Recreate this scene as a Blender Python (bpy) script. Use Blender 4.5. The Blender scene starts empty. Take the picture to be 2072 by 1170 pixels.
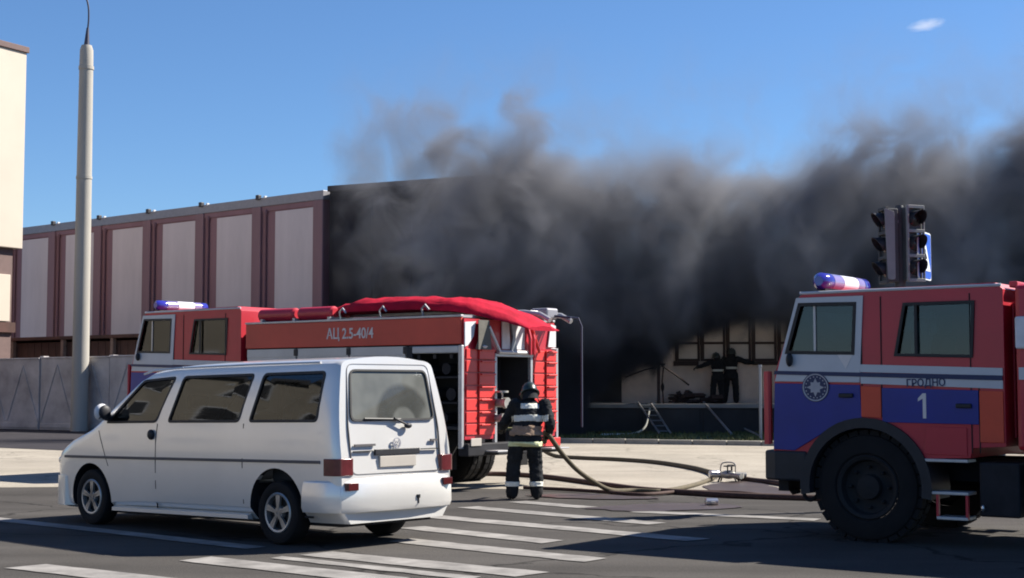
import bpy, bmesh, math, random
from mathutils import Vector, Matrix, noise as mnoise
random.seed(7)
SC = bpy.context.scene
COL = SC.collection
R = math.radians
F, HZ, EYE = 3000.0, 785.0, 1.6          # focal length and horizon row in photo pixels, eye height

# ------------------------------------------------------------------ camera, sky, sun, exposure
cam_d = bpy.data.cameras.new('camera'); cam = bpy.data.objects.new('camera', cam_d); COL.objects.link(cam)
cam.location = (0, 0, EYE)
cam.rotation_euler = (R(90) + math.atan((HZ - 585) / F), 0, 0)
cam_d.sensor_width = 36.0; cam_d.lens = 36.0 * F / 2072.0
cam_d.clip_start = 0.1; cam_d.clip_end = 6000
SC.camera = cam
SC.render.engine = 'CYCLES'
SUN = Vector((1.06, 0.36, 1.0)).normalized()
W = bpy.data.worlds.new('World'); SC.world = W; W.use_nodes = True
wn = W.node_tree.nodes; wl = W.node_tree.links
for n in list(wn): wn.remove(n)
sky = wn.new('ShaderNodeTexSky'); sky.sky_type = 'NISHITA'; sky.sun_disc = False
sky.sun_elevation = math.asin(SUN.z); sky.sun_rotation = math.atan2(SUN.x, SUN.y)
sky.altitude = 150; sky.air_density = 1.0; sky.dust_density = 0.0; sky.ozone_density = 10.0
bg = wn.new('ShaderNodeBackground'); bg.inputs['Strength'].default_value = 0.060
wo = wn.new('ShaderNodeOutputWorld')
wl.new(sky.outputs[0], bg.inputs['Color']); wl.new(bg.outputs[0], wo.inputs['Surface'])
sl = bpy.data.lights.new('sun', 'SUN'); sl.energy = 5.0; sl.angle = R(0.5); sl.color = (1.0, 0.93, 0.82)
sun = bpy.data.objects.new('sun', sl); COL.objects.link(sun)
sun.rotation_euler = (-SUN).to_track_quat('-Z', 'Y').to_euler(); sun.location = (40, 10, 40)
SC.view_settings.view_transform = 'Standard'; SC.view_settings.look = 'None'
SC.view_settings.exposure = 1.2; SC.view_settings.gamma = 1.0; SC.view_settings.use_curve_mapping = False
SC.cycles.filter_width = 1.9; SC.cycles.volume_step_rate = 0.5; SC.cycles.volume_max_steps = 256
SC.cycles.max_bounces = 8; SC.cycles.transparent_max_bounces = 16; SC.cycles.volume_bounces = 3

# ------------------------------------------------------------------ helpers
def tag(o, label=None, cat=None, group=None, kind=None):
    if label: o['label'] = label
    if cat: o['category'] = cat
    if group: o['group'] = group
    if kind: o['kind'] = kind
    return o
def empty(name, loc=(0, 0, 0), rz=0.0, parent=None):
    o = bpy.data.objects.new(name, None); COL.objects.link(o)
    o.location = loc; o.rotation_euler = (0, 0, rz); o.empty_display_size = 0.2
    if parent: o.parent = parent
    return o
def copy_tree(o, parent=None):
    c = o.copy(); COL.objects.link(c)
    if parent: c.parent = parent
    for ch in list(o.children): copy_tree(ch, c)
    return c
def lerp(a, b, t): return a + (b - a) * t
def interp(tab, x):
    if x <= tab[0][0]: return tab[0][1]
    for (x0, y0), (x1, y1) in zip(tab, tab[1:]):
        if x <= x1: return y0 + (y1 - y0) * (x - x0) / (x1 - x0)
    return tab[-1][1]

def mat(name, col, rough=0.6, metal=0.0, var=0.12, scale=6.0, bump=0.0, bscale=60.0, spec=0.5, coat=0.0, col2=None, stretch=(1, 1, 1), detail=5.0):
    m = bpy.data.materials.new(name); m.use_nodes = True
    nt = m.node_tree; N = nt.nodes; L = nt.links
    p = N['Principled BSDF']
    p.inputs['Roughness'].default_value = rough; p.inputs['Metallic'].default_value = metal
    p.inputs['Specular IOR Level'].default_value = spec
    if coat: p.inputs['Coat Weight'].default_value = coat; p.inputs['Coat Roughness'].default_value = 0.08
    tc = N.new('ShaderNodeTexCoord'); mp = N.new('ShaderNodeMapping'); mp.inputs['Scale'].default_value = stretch
    L.new(tc.outputs['Object'], mp.inputs['Vector'])
    ns = N.new('ShaderNodeTexNoise'); ns.inputs['Scale'].default_value = scale; ns.inputs['Detail'].default_value = detail
    ns.inputs['Roughness'].default_value = 0.62
    L.new(mp.outputs[0], ns.inputs['Vector'])
    rp = N.new('ShaderNodeValToRGB'); rp.color_ramp.elements[0].position = 0.3; rp.color_ramp.elements[1].position = 0.7
    c2 = col2 or tuple(min(1, c * (1 + var)) for c in col)
    c1 = tuple(c * (1 - var) for c in col)
    rp.color_ramp.elements[0].color = (*c1, 1); rp.color_ramp.elements[1].color = (*c2, 1)
    L.new(ns.outputs['Fac'], rp.inputs['Fac']); L.new(rp.outputs[0], p.inputs['Base Color'])
    if bump:
        n2 = N.new('ShaderNodeTexNoise'); n2.inputs['Scale'].default_value = bscale; n2.inputs['Detail'].default_value = 6
        L.new(mp.outputs[0], n2.inputs['Vector'])
        b = N.new('ShaderNodeBump'); b.inputs['Strength'].default_value = bump; b.inputs['Distance'].default_value = 0.02
        L.new(n2.outputs['Fac'], b.inputs['Height']); L.new(b.outputs[0], p.inputs['Normal'])
    return m
def glass(name, tint, dust=0.0, dustcol=(0.4, 0.4, 0.38)):
    m = bpy.data.materials.new(name); m.use_nodes = True
    nt = m.node_tree; N = nt.nodes; L = nt.links
    for n in list(N): N.remove(n)
    out = N.new('ShaderNodeOutputMaterial'); tr = N.new('ShaderNodeBsdfTransparent'); gl = N.new('ShaderNodeBsdfGlossy')
    tr.inputs['Color'].default_value = (*tint, 1); gl.inputs['Roughness'].default_value = 0.03
    gl.inputs['Color'].default_value = (0.9, 0.95, 1, 1)
    fr = N.new('ShaderNodeFresnel'); fr.inputs['IOR'].default_value = 1.5
    mx = N.new('ShaderNodeMixShader')
    L.new(fr.outputs[0], mx.inputs[0]); L.new(tr.outputs[0], mx.inputs[1]); L.new(gl.outputs[0], mx.inputs[2])
    last = mx
    if dust:
        df = N.new('ShaderNodeBsdfDiffuse'); df.inputs['Color'].default_value = (*dustcol, 1)
        tc = N.new('ShaderNodeTexCoord'); ns = N.new('ShaderNodeTexNoise'); ns.inputs['Scale'].default_value = 4
        L.new(tc.outputs['Object'], ns.inputs['Vector'])
        mr = N.new('ShaderNodeMapRange'); mr.inputs['From Min'].default_value = 0.3; mr.inputs['From Max'].default_value = 0.7
        mr.inputs['To Min'].default_value = dust * 0.7; mr.inputs['To Max'].default_value = dust
        L.new(ns.outputs['Fac'], mr.inputs['Value'])
        m2 = N.new('ShaderNodeMixShader'); L.new(mr.outputs[0], m2.inputs[0]); L.new(mx.outputs[0], m2.inputs[1]); L.new(df.outputs[0], m2.inputs[2])
        last = m2
    L.new(last.outputs[0], out.inputs['Surface'])
    return m

class MB:
    """collects shapes, then links them as ONE mesh object"""
    def __init__(s): s.v = []; s.f = []
    def add(s, vs, fs):
        b = len(s.v); s.v += [tuple(v) for v in vs]; s.f += [tuple(b + i for i in f) for f in fs]; return s
    def box(s, c, d, rot=None):
        x, y, z = d[0] / 2, d[1] / 2, d[2] / 2
        vs = [Vector((i * x, j * y, k * z)) for i in (-1, 1) for j in (-1, 1) for k in (-1, 1)]
        if rot is not None: vs = [rot @ v for v in vs]
        vs = [v + Vector(c) for v in vs]
        return s.add(vs, [(0, 1, 3, 2), (4, 6, 7, 5), (0, 4, 5, 1), (2, 3, 7, 6), (0, 2, 6, 4), (1, 5, 7, 3)])
    def b2(s, x0, x1, y0, y1, z0, z1): return s.box(((x0 + x1) / 2, (y0 + y1) / 2, (z0 + z1) / 2), (abs(x1 - x0), abs(y1 - y0), abs(z1 - z0)))
    def prism(s, poly, d0, d1, axis='y'):
        n = len(poly)
        def P(p, d): return {'y': (p[0], d, p[1]), 'x': (d, p[0], p[1]), 'z': (p[0], p[1], d)}[axis]
        vs = [P(p, d0) for p in poly] + [P(p, d1) for p in poly]
        fs = [tuple(range(n)), tuple(range(2 * n - 1, n - 1, -1))] + [(i, i + n, (i + 1) % n + n, (i + 1) % n) for i in range(n)]
        return s.add(vs, fs)
    def ring_prism(s, outer, inner, d0, d1, axis='y'):
        """a plate with a hole; outer and inner have the same number of points"""
        n = len(outer)
        def P(p, d): return {'y': (p[0], d, p[1]), 'x': (d, p[0], p[1]), 'z': (p[0], p[1], d)}[axis]
        vs = [P(p, d0) for p in outer] + [P(p, d0) for p in inner] + [P(p, d1) for p in outer] + [P(p, d1) for p in inner]
        fs = []
        for i in range(n):
            j = (i + 1) % n
            fs += [(i, j, n + j, n + i), (2 * n + i, 3 * n + i, 3 * n + j, 2 * n + j), (i, 2 * n + i, 2 * n + j, j), (n + i, n + j, 3 * n + j, 3 * n + i)]
        return s.add(vs, fs)
    def loft(s, rings, cap=True, closed=True):
        n = len(rings[0]); vs = [p for r in rings for p in r]; fs = []
        m = n if closed else n - 1
        for a in range(len(rings) - 1):
            for i in range(m):
                j = (i + 1) % n; fs.append((a * n + i, a * n + j, (a + 1) * n + j, (a + 1) * n + i))
        if cap: fs += [tuple(range(n - 1, -1, -1)), tuple(range((len(rings) - 1) * n, len(rings) * n))]
        return s.add(vs, fs)
    def tube(s, path, r, n=8, cap=True, flat=1.0):
        path = [Vector(p) for p in path]; rings = []
        rs = r if isinstance(r, (list, tuple)) else [r] * len(path)
        t0 = (path[1] - path[0]).normalized(); up = Vector((0, 0, 1)) if abs(t0.z) < 0.9 else Vector((1, 0, 0))
        u = t0.cross(up).normalized()
        for i, p in enumerate(path):
            t = (path[min(i + 1, len(path) - 1)] - path[max(i - 1, 0)]).normalized()
            u = (u - t * u.dot(t)).normalized(); w = t.cross(u)
            rings.append([p + (u * math.cos(a) + w * math.sin(a) * flat) * rs[i] for a in [2 * math.pi * k / n for k in range(n)]])
        return s.loft(rings, cap)
    def lathe(s, prof, n=24, o=(0, 0, 0), axis='z', cap=True):
        rings = []
        for r, h in prof:
            ring = []
            for k in range(n):
                a = 2 * math.pi * k / n; x, y = r * math.cos(a), r * math.sin(a)
                ring.append({'z': (o[0] + x, o[1] + y, o[2] + h), 'y': (o[0] + x, o[1] + h, o[2] + y), 'x': (o[0] + h, o[1] + x, o[2] + y)}[axis])
            rings.append(ring)
        return s.loft(rings, cap)
    def ell(s, c, r, n=16, m=10):
        rings = []
        for j in range(m + 1):
            a = -math.pi / 2 + math.pi * j / m; cr = max(math.cos(a), 0.02)
            rings.append([(c[0] + r[0] * cr * math.cos(2 * math.pi * k / n), c[1] + r[1] * cr * math.sin(2 * math.pi * k / n), c[2] + r[2] * math.sin(a)) for k in range(n)])
        return s.loft(rings, True)
    def mesh(s, name='mesh'):
        me = bpy.data.meshes.new(name); me.from_pydata(s.v, [], s.f); me.update()
        bm = bmesh.new(); bm.from_mesh(me); bmesh.ops.recalc_face_normals(bm, faces=bm.faces); bm.to_mesh(me); bm.free()
        return me
    def build(s, name, m, parent=None, bevel=0.0, smooth=None, seg=2):
        me = s.mesh(name)
        if m: me.materials.append(m)
        return link(name, me, parent, bevel, smooth, seg)
def link(name, me, parent=None, bevel=0.0, smooth=None, seg=2):
    if smooth:
        me.polygons.foreach_set('use_smooth', [True] * len(me.polygons)); me.set_sharp_from_angle(angle=R(smooth))
    o = bpy.data.objects.new(name, me); COL.objects.link(o)
    if parent: o.parent = parent
    if bevel:
        b = o.modifiers.new('bevel', 'BEVEL'); b.width = bevel; b.segments = seg; b.limit_method = 'ANGLE'; b.angle_limit = R(35)
        b.harden_normals = False
    return o
def boolean(base, cutters):
    """base mesh minus each cutter mesh; returns a new mesh"""
    o = bpy.data.objects.new('tmp', base); COL.objects.link(o); cs = []
    for c in cutters:
        k = bpy.data.objects.new('cut', c); COL.objects.link(k); cs.append(k)
        md = o.modifiers.new('b', 'BOOLEAN'); md.operation = 'DIFFERENCE'; md.object = k; md.solver = 'EXACT'
    dg = bpy.context.evaluated_depsgraph_get(); dg.update()
    me = bpy.data.meshes.new_from_object(o.evaluated_get(dg))
    for k in cs: bpy.data.objects.remove(k)
    bpy.data.objects.remove(o)
    return me
def text(body, size, m, parent, name, loc, rot, sx=1.0, depth=0.002, bold=0.0):
    c = bpy.data.curves.new('txt', 'FONT'); c.body = body; c.size = size; c.align_x = 'CENTER'; c.align_y = 'CENTER'
    c.extrude = depth; c.offset = bold
    o = bpy.data.objects.new('txt', c); COL.objects.link(o)
    dg = bpy.context.evaluated_depsgraph_get(); dg.update()
    me = bpy.data.meshes.new_from_object(o.evaluated_get(dg)); bpy.data.objects.remove(o); bpy.data.curves.remove(c)
    me.materials.clear(); me.materials.append(m)
    t = bpy.data.objects.new(name, me); COL.objects.link(t); t.parent = parent
    t.location = loc; t.rotation_euler = rot; t.scale = (sx, 1, 1)
    return t
def px_ground(x, y, z=0.0):
    p = math.atan((HZ - 585) / F); u = (x - 1036) / F; v = (585 - y) / F
    d = Vector((u, math.cos(p) - math.sin(p) * v, math.sin(p) + math.cos(p) * v)); t = (z - EYE) / d.z
    return Vector((0, 0, EYE)) + d * t
def at(x, D, y=None):
    """point at photo column x and depth D; height from photo row y (or 0)"""
    return Vector(((x - 1036) / F * D, D, 0.0 if y is None else EYE + (HZ - y) / F * D))
def spline(pts, n=8):
    pts = [Vector(p) for p in pts]; out = []
    for i in range(len(pts) - 1):
        a, b, c, d = pts[max(i - 1, 0)], pts[i], pts[i + 1], pts[min(i + 2, len(pts) - 1)]
        for k in range(n):
            t = k / n
            out.append(0.5 * ((2 * b) + (c - a) * t + (2 * a - 5 * b + 4 * c - d) * t * t + (3 * b - a - 3 * c + d) * t ** 3))
    out.append(pts[-1]); return out
def arc(cx, cz, r, a0, a1, n): return [(cx + r * math.cos(R(lerp(a0, a1, i / n))), cz + r * math.sin(R(lerp(a0, a1, i / n)))) for i in range(n + 1)]

# ------------------------------------------------------------------ materials
M = {}
def asphalt_mat(name, col, crack=0.55, streak=1.0):
    m = mat(name, col, 0.93, var=0.18, scale=0.45, bump=0.5, bscale=90, spec=0.12, detail=9)
    nt = m.node_tree; N = nt.nodes; L = nt.links; pb = N['Principled BSDF']
    src = pb.inputs['Base Color'].links[0].from_socket
    tc = [n for n in N if n.type == 'TEX_COORD'][0]
    def ramp(v, a, b, c, d):
        n = N.new('ShaderNodeMapRange'); L.new(v, n.inputs['Value'])
        for k, q in (('From Min', a), ('From Max', b), ('To Min', c), ('To Max', d)): n.inputs[k].default_value = q
        return n.outputs[0]
    g = N.new('ShaderNodeTexNoise'); g.inputs['Scale'].default_value = 55; g.inputs['Detail'].default_value = 3; L.new(tc.outputs['Object'], g.inputs['Vector'])
    mp = N.new('ShaderNodeMapping'); mp.inputs['Rotation'].default_value = (0, 0, R(43)); mp.inputs['Scale'].default_value = (.10, 1.1, 1); L.new(tc.outputs['Object'], mp.inputs['Vector'])
    s = N.new('ShaderNodeTexNoise'); s.inputs['Scale'].default_value = 1; s.inputs['Detail'].default_value = 4; L.new(mp.outputs[0], s.inputs['Vector'])
    wv = N.new('ShaderNodeTexNoise'); wv.inputs['Scale'].default_value = 1.3; wv.inputs['Detail'].default_value = 5; L.new(tc.outputs['Object'], wv.inputs['Vector'])
    ad = N.new('ShaderNodeVectorMath'); ad.operation = 'ADD'; L.new(tc.outputs['Object'], ad.inputs[0]); L.new(wv.outputs['Color'], ad.inputs[1])
    v = N.new('ShaderNodeTexVoronoi'); v.feature = 'DISTANCE_TO_EDGE'; v.inputs['Scale'].default_value = .22; L.new(ad.outputs[0], v.inputs['Vector'])
    c = src
    for fac in (ramp(g.outputs['Fac'], .3, .7, .72, 1.28), ramp(s.outputs['Fac'], .35, .65, 1 - .20 * streak, 1 + .15 * streak), ramp(v.outputs['Distance'], .003, .010, 1 - crack, 1.0)):
        mx = N.new('ShaderNodeVectorMath'); mx.operation = 'SCALE'; L.new(c, mx.inputs[0]); L.new(fac, mx.inputs['Scale']); c = mx.outputs[0]
    L.new(c, pb.inputs['Base Color']); return m
M['asphalt'] = asphalt_mat('asphalt', (0.062, 0.058, 0.055))
M['apron'] = asphalt_mat('old_pale_asphalt', (0.305, 0.277, 0.235), .3, .25)
M['verge_shade'] = mat('verge_painted_shade', (0.032, 0.030, 0.036), 0.95, var=0.2, scale=1.5, bump=0.4, spec=0.2)  # shade before the fence, painted as a dark ground colour
M['soil'] = mat('soil', (0.09, 0.08, 0.065), 1.0, var=0.3, scale=0.6, bump=0.6, bscale=20, spec=0.1)
M['lawnbase'] = mat('lawn_soil', (0.12, 0.12, 0.065), 1.0, var=0.3, scale=0.8, bump=0.6, bscale=20, spec=0.1)
M['grass'] = mat('grass', (0.085, 0.115, 0.036), 0.9, var=0.4, scale=0.7, spec=0.1, col2=(0.16, 0.16, 0.075))
M['line'] = mat('road_paint', (0.215, 0.206, 0.198), 0.9, var=0.38, scale=2.6, spec=0.2, detail=9)
M['kerb'] = mat('kerb_concrete', (0.25, 0.235, 0.205), 0.9, var=0.15, scale=3, bump=0.3, spec=0.2)
M['fence'] = mat('fence_concrete', (0.40, 0.38, 0.38), 0.95, var=0.32, scale=0.8, bump=0.4, bscale=25, spec=0.2, detail=8)
M['pole'] = mat('pole_concrete', (0.34, 0.325, 0.295), 0.9, var=0.1, scale=1.2, bump=0.2, spec=0.2, stretch=(1, 1, 0.3))
M['steel'] = mat('dull_steel', (0.25, 0.26, 0.28), 0.55, 0.6, var=0.1)
M['bluesteel'] = mat('painted_bracket', (0.03, 0.035, 0.07), 0.6, var=0.1)
M['brown'] = mat('brown_cladding', (0.25, 0.135, 0.150), 0.75, var=0.12, scale=0.5, stretch=(2, 2, 0.3))
M['brown2'] = mat('brown_pilaster', (0.25, 0.145, 0.155), 0.75, var=0.12, scale=0.6, stretch=(2, 2, 0.3))
M['panel'] = mat('beige_panel', (0.62, 0.545, 0.535), 0.8, var=0.09, scale=0.9, stretch=(1, 1, 0.25), detail=8)
M['coping'] = mat('roof_coping', (0.24, 0.24, 0.27), 0.5, 0.2, var=0.1)
M['darkcap'] = mat('drain_cap', (0.03, 0.03, 0.035), 0.6)
M['whitecap'] = mat('drain_white', (0.6, 0.6, 0.62), 0.6)
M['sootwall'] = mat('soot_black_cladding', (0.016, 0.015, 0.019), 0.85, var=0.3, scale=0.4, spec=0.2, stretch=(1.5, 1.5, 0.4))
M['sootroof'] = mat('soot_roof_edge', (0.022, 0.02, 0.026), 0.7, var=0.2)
M['cream'] = mat('cream_render', (0.50, 0.44, 0.37), 0.85, var=0.05, scale=0.4)
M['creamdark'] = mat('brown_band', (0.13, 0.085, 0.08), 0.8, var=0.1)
M['shed'] = mat('rusty_boards', (0.058, 0.036, 0.030), 0.9, var=0.35, scale=0.9, col2=(0.10, 0.045, 0.038), stretch=(1, 1, 0.5))
M['shedpost'] = mat('shed_post', (0.17, 0.12, 0.10), 0.8, var=0.2)
M['plaster'] = mat('cream_plaster', (0.74, 0.62, 0.54), 0.9, var=0.22, scale=0.7, bump=0.2, spec=0.2, detail=8)
M['mullion'] = mat('dark_mullion', (0.040, 0.022, 0.020), 0.7, var=0.2)
M['pane_pale'] = mat('pane_painted_reflection', (0.62, 0.55, 0.48), 0.25, var=0.12, scale=0.8)  # pale reflection in the panes painted as a solid colour
M['dock'] = mat('sooty_concrete', (0.045, 0.043, 0.046), 0.95, var=0.35, scale=0.6, bump=0.3)
M['docktop'] = mat('dock_ledge', (0.30, 0.29, 0.28), 0.9, var=0.2, scale=0.8)
M['blockwall'] = mat('dull_brick_block', (0.34, 0.295, 0.235), 0.9, var=0.15, scale=0.6)
M['bark'] = mat('bare_bark', (0.17, 0.165, 0.175), 0.9, var=0.2)
# vehicles
M['white'] = mat('white_paint', (0.72, 0.71, 0.685), 0.32, 0.36, var=0.04, scale=1.4, coat=0.8, detail=7)
M['whitetruck'] = mat('white_livery', (0.46, 0.47, 0.50), 0.5, var=0.06, scale=2, coat=0.15)
M['red'] = mat('red_paint', (0.43, 0.009, 0.026), 0.48, var=0.10, scale=1.6, coat=0.2)
M['redbright'] = mat('signal_red', (0.60, 0.030, 0.026), 0.45, var=0.08, scale=3, coat=0.1)
M['redbox'] = mat('box_band_red', (0.50, 0.048, 0.030), 0.55, var=0.18, scale=0.8, coat=0.1)
M['redtarp'] = mat('red_tarpaulin', (0.36, 0.006, 0.026), 0.85, var=0.25, scale=4, bump=0.9, bscale=5, spec=0.15)
M['orange'] = mat('orange_panel', (0.60, 0.060, 0.020), 0.5, var=0.1, scale=2)
M['blue'] = mat('blue_livery', (0.002, 0.012, 0.20), 0.5, var=0.15, scale=1.3, coat=0.08)
M['navy'] = mat('navy_stripe', (0.006, 0.016, 0.075), 0.5, var=0.1)
M['rubber'] = mat('black_rubber', (0.008, 0.008, 0.0095), 0.85, var=0.25, scale=6, spec=0.3)
M['plastic'] = mat('black_plastic', (0.016, 0.017, 0.022), 0.55, var=0.2, spec=0.35)
M['chassis'] = mat('chassis_black', (0.012, 0.012, 0.016), 0.7, var=0.3, spec=0.3)
M['alloy'] = mat('alloy', (0.36, 0.37, 0.38), 0.4, 0.7, var=0.1)
M['rimdark'] = mat('wheel_dark', (0.006, 0.006, 0.008), 0.8, 0.0, var=0.2)
M['chrome'] = mat('bright_metal', (0.55, 0.55, 0.56), 0.28, 0.9, var=0.06)
M['alu'] = mat('aluminium', (0.42, 0.42, 0.43), 0.45, 0.5, var=0.1)
M['seal'] = mat('window_seal', (0.010, 0.010, 0.012), 0.6, var=0.1)
M['gap'] = mat('panel_gap', (0.008, 0.008, 0.010), 0.9, var=0.1)
M['molding'] = mat('side_molding', (0.085, 0.080, 0.085), 0.6, var=0.1)
M['taillight'] = mat('tail_light_red', (0.105, 0.022, 0.026), 0.15, var=0.2, scale=12, coat=0.5)
M['lightbar_blue'] = mat('beacon_blue', (0.03, 0.03, 0.30), 0.12, var=0.1, coat=0.5)
M['lightbar_white'] = mat('beacon_white', (0.85, 0.84, 0.86), 0.2, var=0.03, coat=0.5)
M['lightbar_clear'] = mat('beacon_violet', (0.22, 0.18, 0.36), 0.15, var=0.1, coat=0.5)
M['letters'] = mat('white_letters', (0.62, 0.58, 0.56), 0.6, var=0.05)
M['shutter'] = mat('grey_shutter', (0.43, 0.44, 0.45), 0.45, 0.2, var=0.08, scale=2)
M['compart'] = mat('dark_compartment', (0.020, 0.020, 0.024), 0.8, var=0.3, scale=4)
M['seat'] = mat('seat_cloth', (0.022, 0.022, 0.025), 0.9, var=0.2)
M['interior'] = mat('cab_lining', (0.05, 0.05, 0.052), 0.9, var=0.15)
M['olive'] = mat('olive_canvas', (0.12, 0.115, 0.10), 0.95, var=0.2, scale=3, bump=0.4, bscale=8)
M['plate'] = mat('number_plate', (0.40, 0.37, 0.33), 0.6, var=0.05)
M['emblem'] = mat('emblem_silver', (0.34, 0.34, 0.38), 0.5, 0.2, var=0.15)
M['tglass'] = glass('truck_glass', (0.32, 0.40, 0.44))
M['vglass'] = glass('tinted_glass', (0.09, 0.11, 0.14))
# people and gear
M['suit'] = mat('dark_fire_suit', (0.014, 0.016, 0.019), 0.9, var=0.35, scale=7, bump=0.5, bscale=14, spec=0.2)
M['reflect'] = mat('reflective_tape', (0.62, 0.62, 0.55), 0.5, var=0.08)
M['reflecty'] = mat('lime_tape', (0.58, 0.62, 0.36), 0.5, var=0.12)
M['helmet'] = mat('dark_helmet', (0.012, 0.022, 0.017), 0.35, var=0.2, coat=0.3)
M['helmetwhite'] = mat('pale_helmet', (0.45, 0.43, 0.42), 0.4, var=0.1)
M['skin'] = mat('skin', (0.42, 0.25, 0.18), 0.6, var=0.08)
M['glove'] = mat('glove_leather', (0.05, 0.04, 0.03), 0.8, var=0.2)
M['tan'] = mat('tan_canvas', (0.24, 0.165, 0.115), 0.9, var=0.2, scale=8)
M['hose'] = mat('canvas_hose', (0.082, 0.066, 0.038), 0.85, var=0.25, scale=14)
M['hose2'] = mat('brown_hose', (0.052, 0.026, 0.020), 0.85, var=0.25, scale=14)
M['brass'] = mat('coupling_metal', (0.40, 0.38, 0.34), 0.4, 0.5, var=0.2)
M['signblue'] = mat('sign_blue', (0.008, 0.075, 0.48), 0.4, var=0.05)
M['signwhite'] = mat('sign_white', (0.72, 0.76, 0.80), 0.5, var=0.04)
M['signal'] = mat('signal_grey', (0.06, 0.065, 0.066), 0.75, var=0.15)
M['signalwhite'] = mat('signal_white', (0.22, 0.23, 0.225), 0.7, var=0.08)
M['lens'] = mat('unlit_lens', (0.014, 0.013, 0.014), 0.25, var=0.2)
M['reflectred'] = mat('dark_reflector', (0.07, 0.012, 0.014), 0.2, var=0.1)
M['dock_dark'] = M['dock']
M['dark_patch'] = mat('dark_patch_asphalt', (0.075, 0.058, 0.054), 0.35, var=0.25, scale=1.5, spec=0.5)

# ================================================================== SETTING: ground, road, markings
def sheet(name, pts, m, z, kind='structure', parent=None, thick=0.0):
    b = MB()
    if thick: b.prism([(p[0], p[1]) for p in pts], z - thick, z, 'z')
    else: b.add([(p[0], p[1], z) for p in pts], [tuple(range(len(pts)))])
    o = b.build(name, m, parent)
    if kind: o['kind'] = kind
    return o
sheet('ground', [(-3000, -400), (3000, -400), (3000, 5000), (-3000, 5000)], M['soil'], -0.03)
road = sheet('road', [(-90, -30), (90, -30), (90, 36), (14, 38.5), (2.35, 43.2), (-4, 45.4), (-90, 70)], M['asphalt'], 0.0)
KERB = [Vector(p) for p in [(-7.0, 46.3, 0), (-4.0, 45.3, 0), (2.35, 42.9, 0), (6.9, 41.1, 0), (14, 38.1, 0), (30, 31.5, 0), (44, 25.5, 0)]]
sheet('old_road_surface', [(-60, 62), (-60, 49), (-17.5, 23.0), (-6.0, 24.2), (0.2, 23.6), (8, 22.4), (40, 20.5), (44, 25.4), (30, 31.4), (14, 38.0), (6.9, 41.0), (2.35, 42.8), (-4, 45.2), (-7, 46.2), (-30, 58)], M['apron'], 0.004)
sheet('verge_shade', [(-60, 84), (-60, 75.5), (-12.5, 38.8), (-6.5, 34.2), (-4.5, 45.4), (-8.2, 50.6)], M['verge_shade'], 0.010)  # dark strip painted in for the shade in front of the fence
LN = Vector((0.682, 0.731, 0))
def stripe(x0, y0, x1, y1, w, z=0.008):
    a, b = px_ground(x0, y0), px_ground(x1, y1); d = (b - a).normalized(); n = Vector((-d.y, d.x, 0)) * w / 2
    k = 10; vs = []
    rr = random.Random(int(x0 * 7 + y0))
    for i in range(k + 1):                              # worn, slightly ragged edges
        p = a.lerp(b, i / k); j1, j2 = rr.uniform(-.018, .018), rr.uniform(-.018, .018)
        e = d * rr.uniform(-.03, .03) if i in (0, k) else Vector()
        vs += [p + n * (1 + j1 / w * 2) + e, p - n * (1 + j2 / w * 2) - e]
    vs = [(v.x, v.y, z) for v in vs]
    return MB().add(vs, [(2 * i, 2 * i + 1, 2 * i + 3, 2 * i + 2) for i in range(k)]).build('crosswalk_stripe', M['line'], road)
for s in [(840, 1043, 1413, 1094, .36), (832, 1068, 1118, 1098, .36), (806, 1094, 1205, 1135, .38), (640, 1121, 1078, 1164, .42),
          (560, 1129, 960, 1172, .20), (395, 1132, 800, 1176, .40), (52, 1147, 400, 1186, .42), (945, 1027, 1330, 1061, .34),
          (1045, 1016, 1190, 1028, .34), (1286, 1036, 1655, 1053, .30)]:
    stripe(*s)
ll = stripe(-420, 1006, 520, 1110, .26); ll.name = 'lane_line'
stripe(-900, 1128, -420, 1180, .2).name = 'lane_line'
def blob(px, m, name, z=0.006, seed=1):
    rr = random.Random(seed); pts = [px_ground(*p) for p in px]; c = sum(pts, Vector()) / len(pts)
    ring = spline(pts + [pts[0]], 6)[:-1]
    o = MB().add([(p.x + rr.uniform(-.03, .03), p.y + rr.uniform(-.06, .06), z) for p in ring], [tuple(range(len(ring)))]).build(name, m); o['kind'] = 'structure'
blob([(1180, 1030), (1290, 1022), (1420, 1020), (1500, 1027), (1400, 1034), (1280, 1036)], M['dark_patch'], 'dark_patch', 0.012, 3)  # dark streak on the road surface
blob([(1060, 1004), (1180, 1001), (1330, 1008), (1300, 1012), (1150, 1010)], M['dark_patch'], 'dark_patch', 0.016, 5)
blob([(1420, 985), (1500, 975), (1560, 985), (1600, 1002), (1480, 1006)], M['dark_patch'], 'dark_patch', 0.014, 6)  # dark patch by the splitter
# kerb stones, one by one
kerb = empty('kerb'); kerb['kind'] = 'structure'
kp = []
for a, b in zip(KERB, KERB[1:]):
    n = max(1, round((b - a).length)); kp += [a.lerp(b, i / n) for i in range(n)]
kp.append(KERB[-1])
kst = MB().b2(-.49, .49, -.09, .09, -.05, .14).mesh('kerb_stone'); kst.materials.append(M['kerb'])
for a, b in zip(kp, kp[1:]):
    o = link('kerb_stone', kst, kerb, 0.015, seg=1); m_ = (a + b) / 2
    o.location = (m_.x, m_.y, random.uniform(-.008, .008)); o.rotation_euler = (0, random.uniform(-.006, .006), math.atan2(b.y - a.y, b.x - a.x)); o.scale = ((b - a).length / 1.0, 1, 1)
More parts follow.
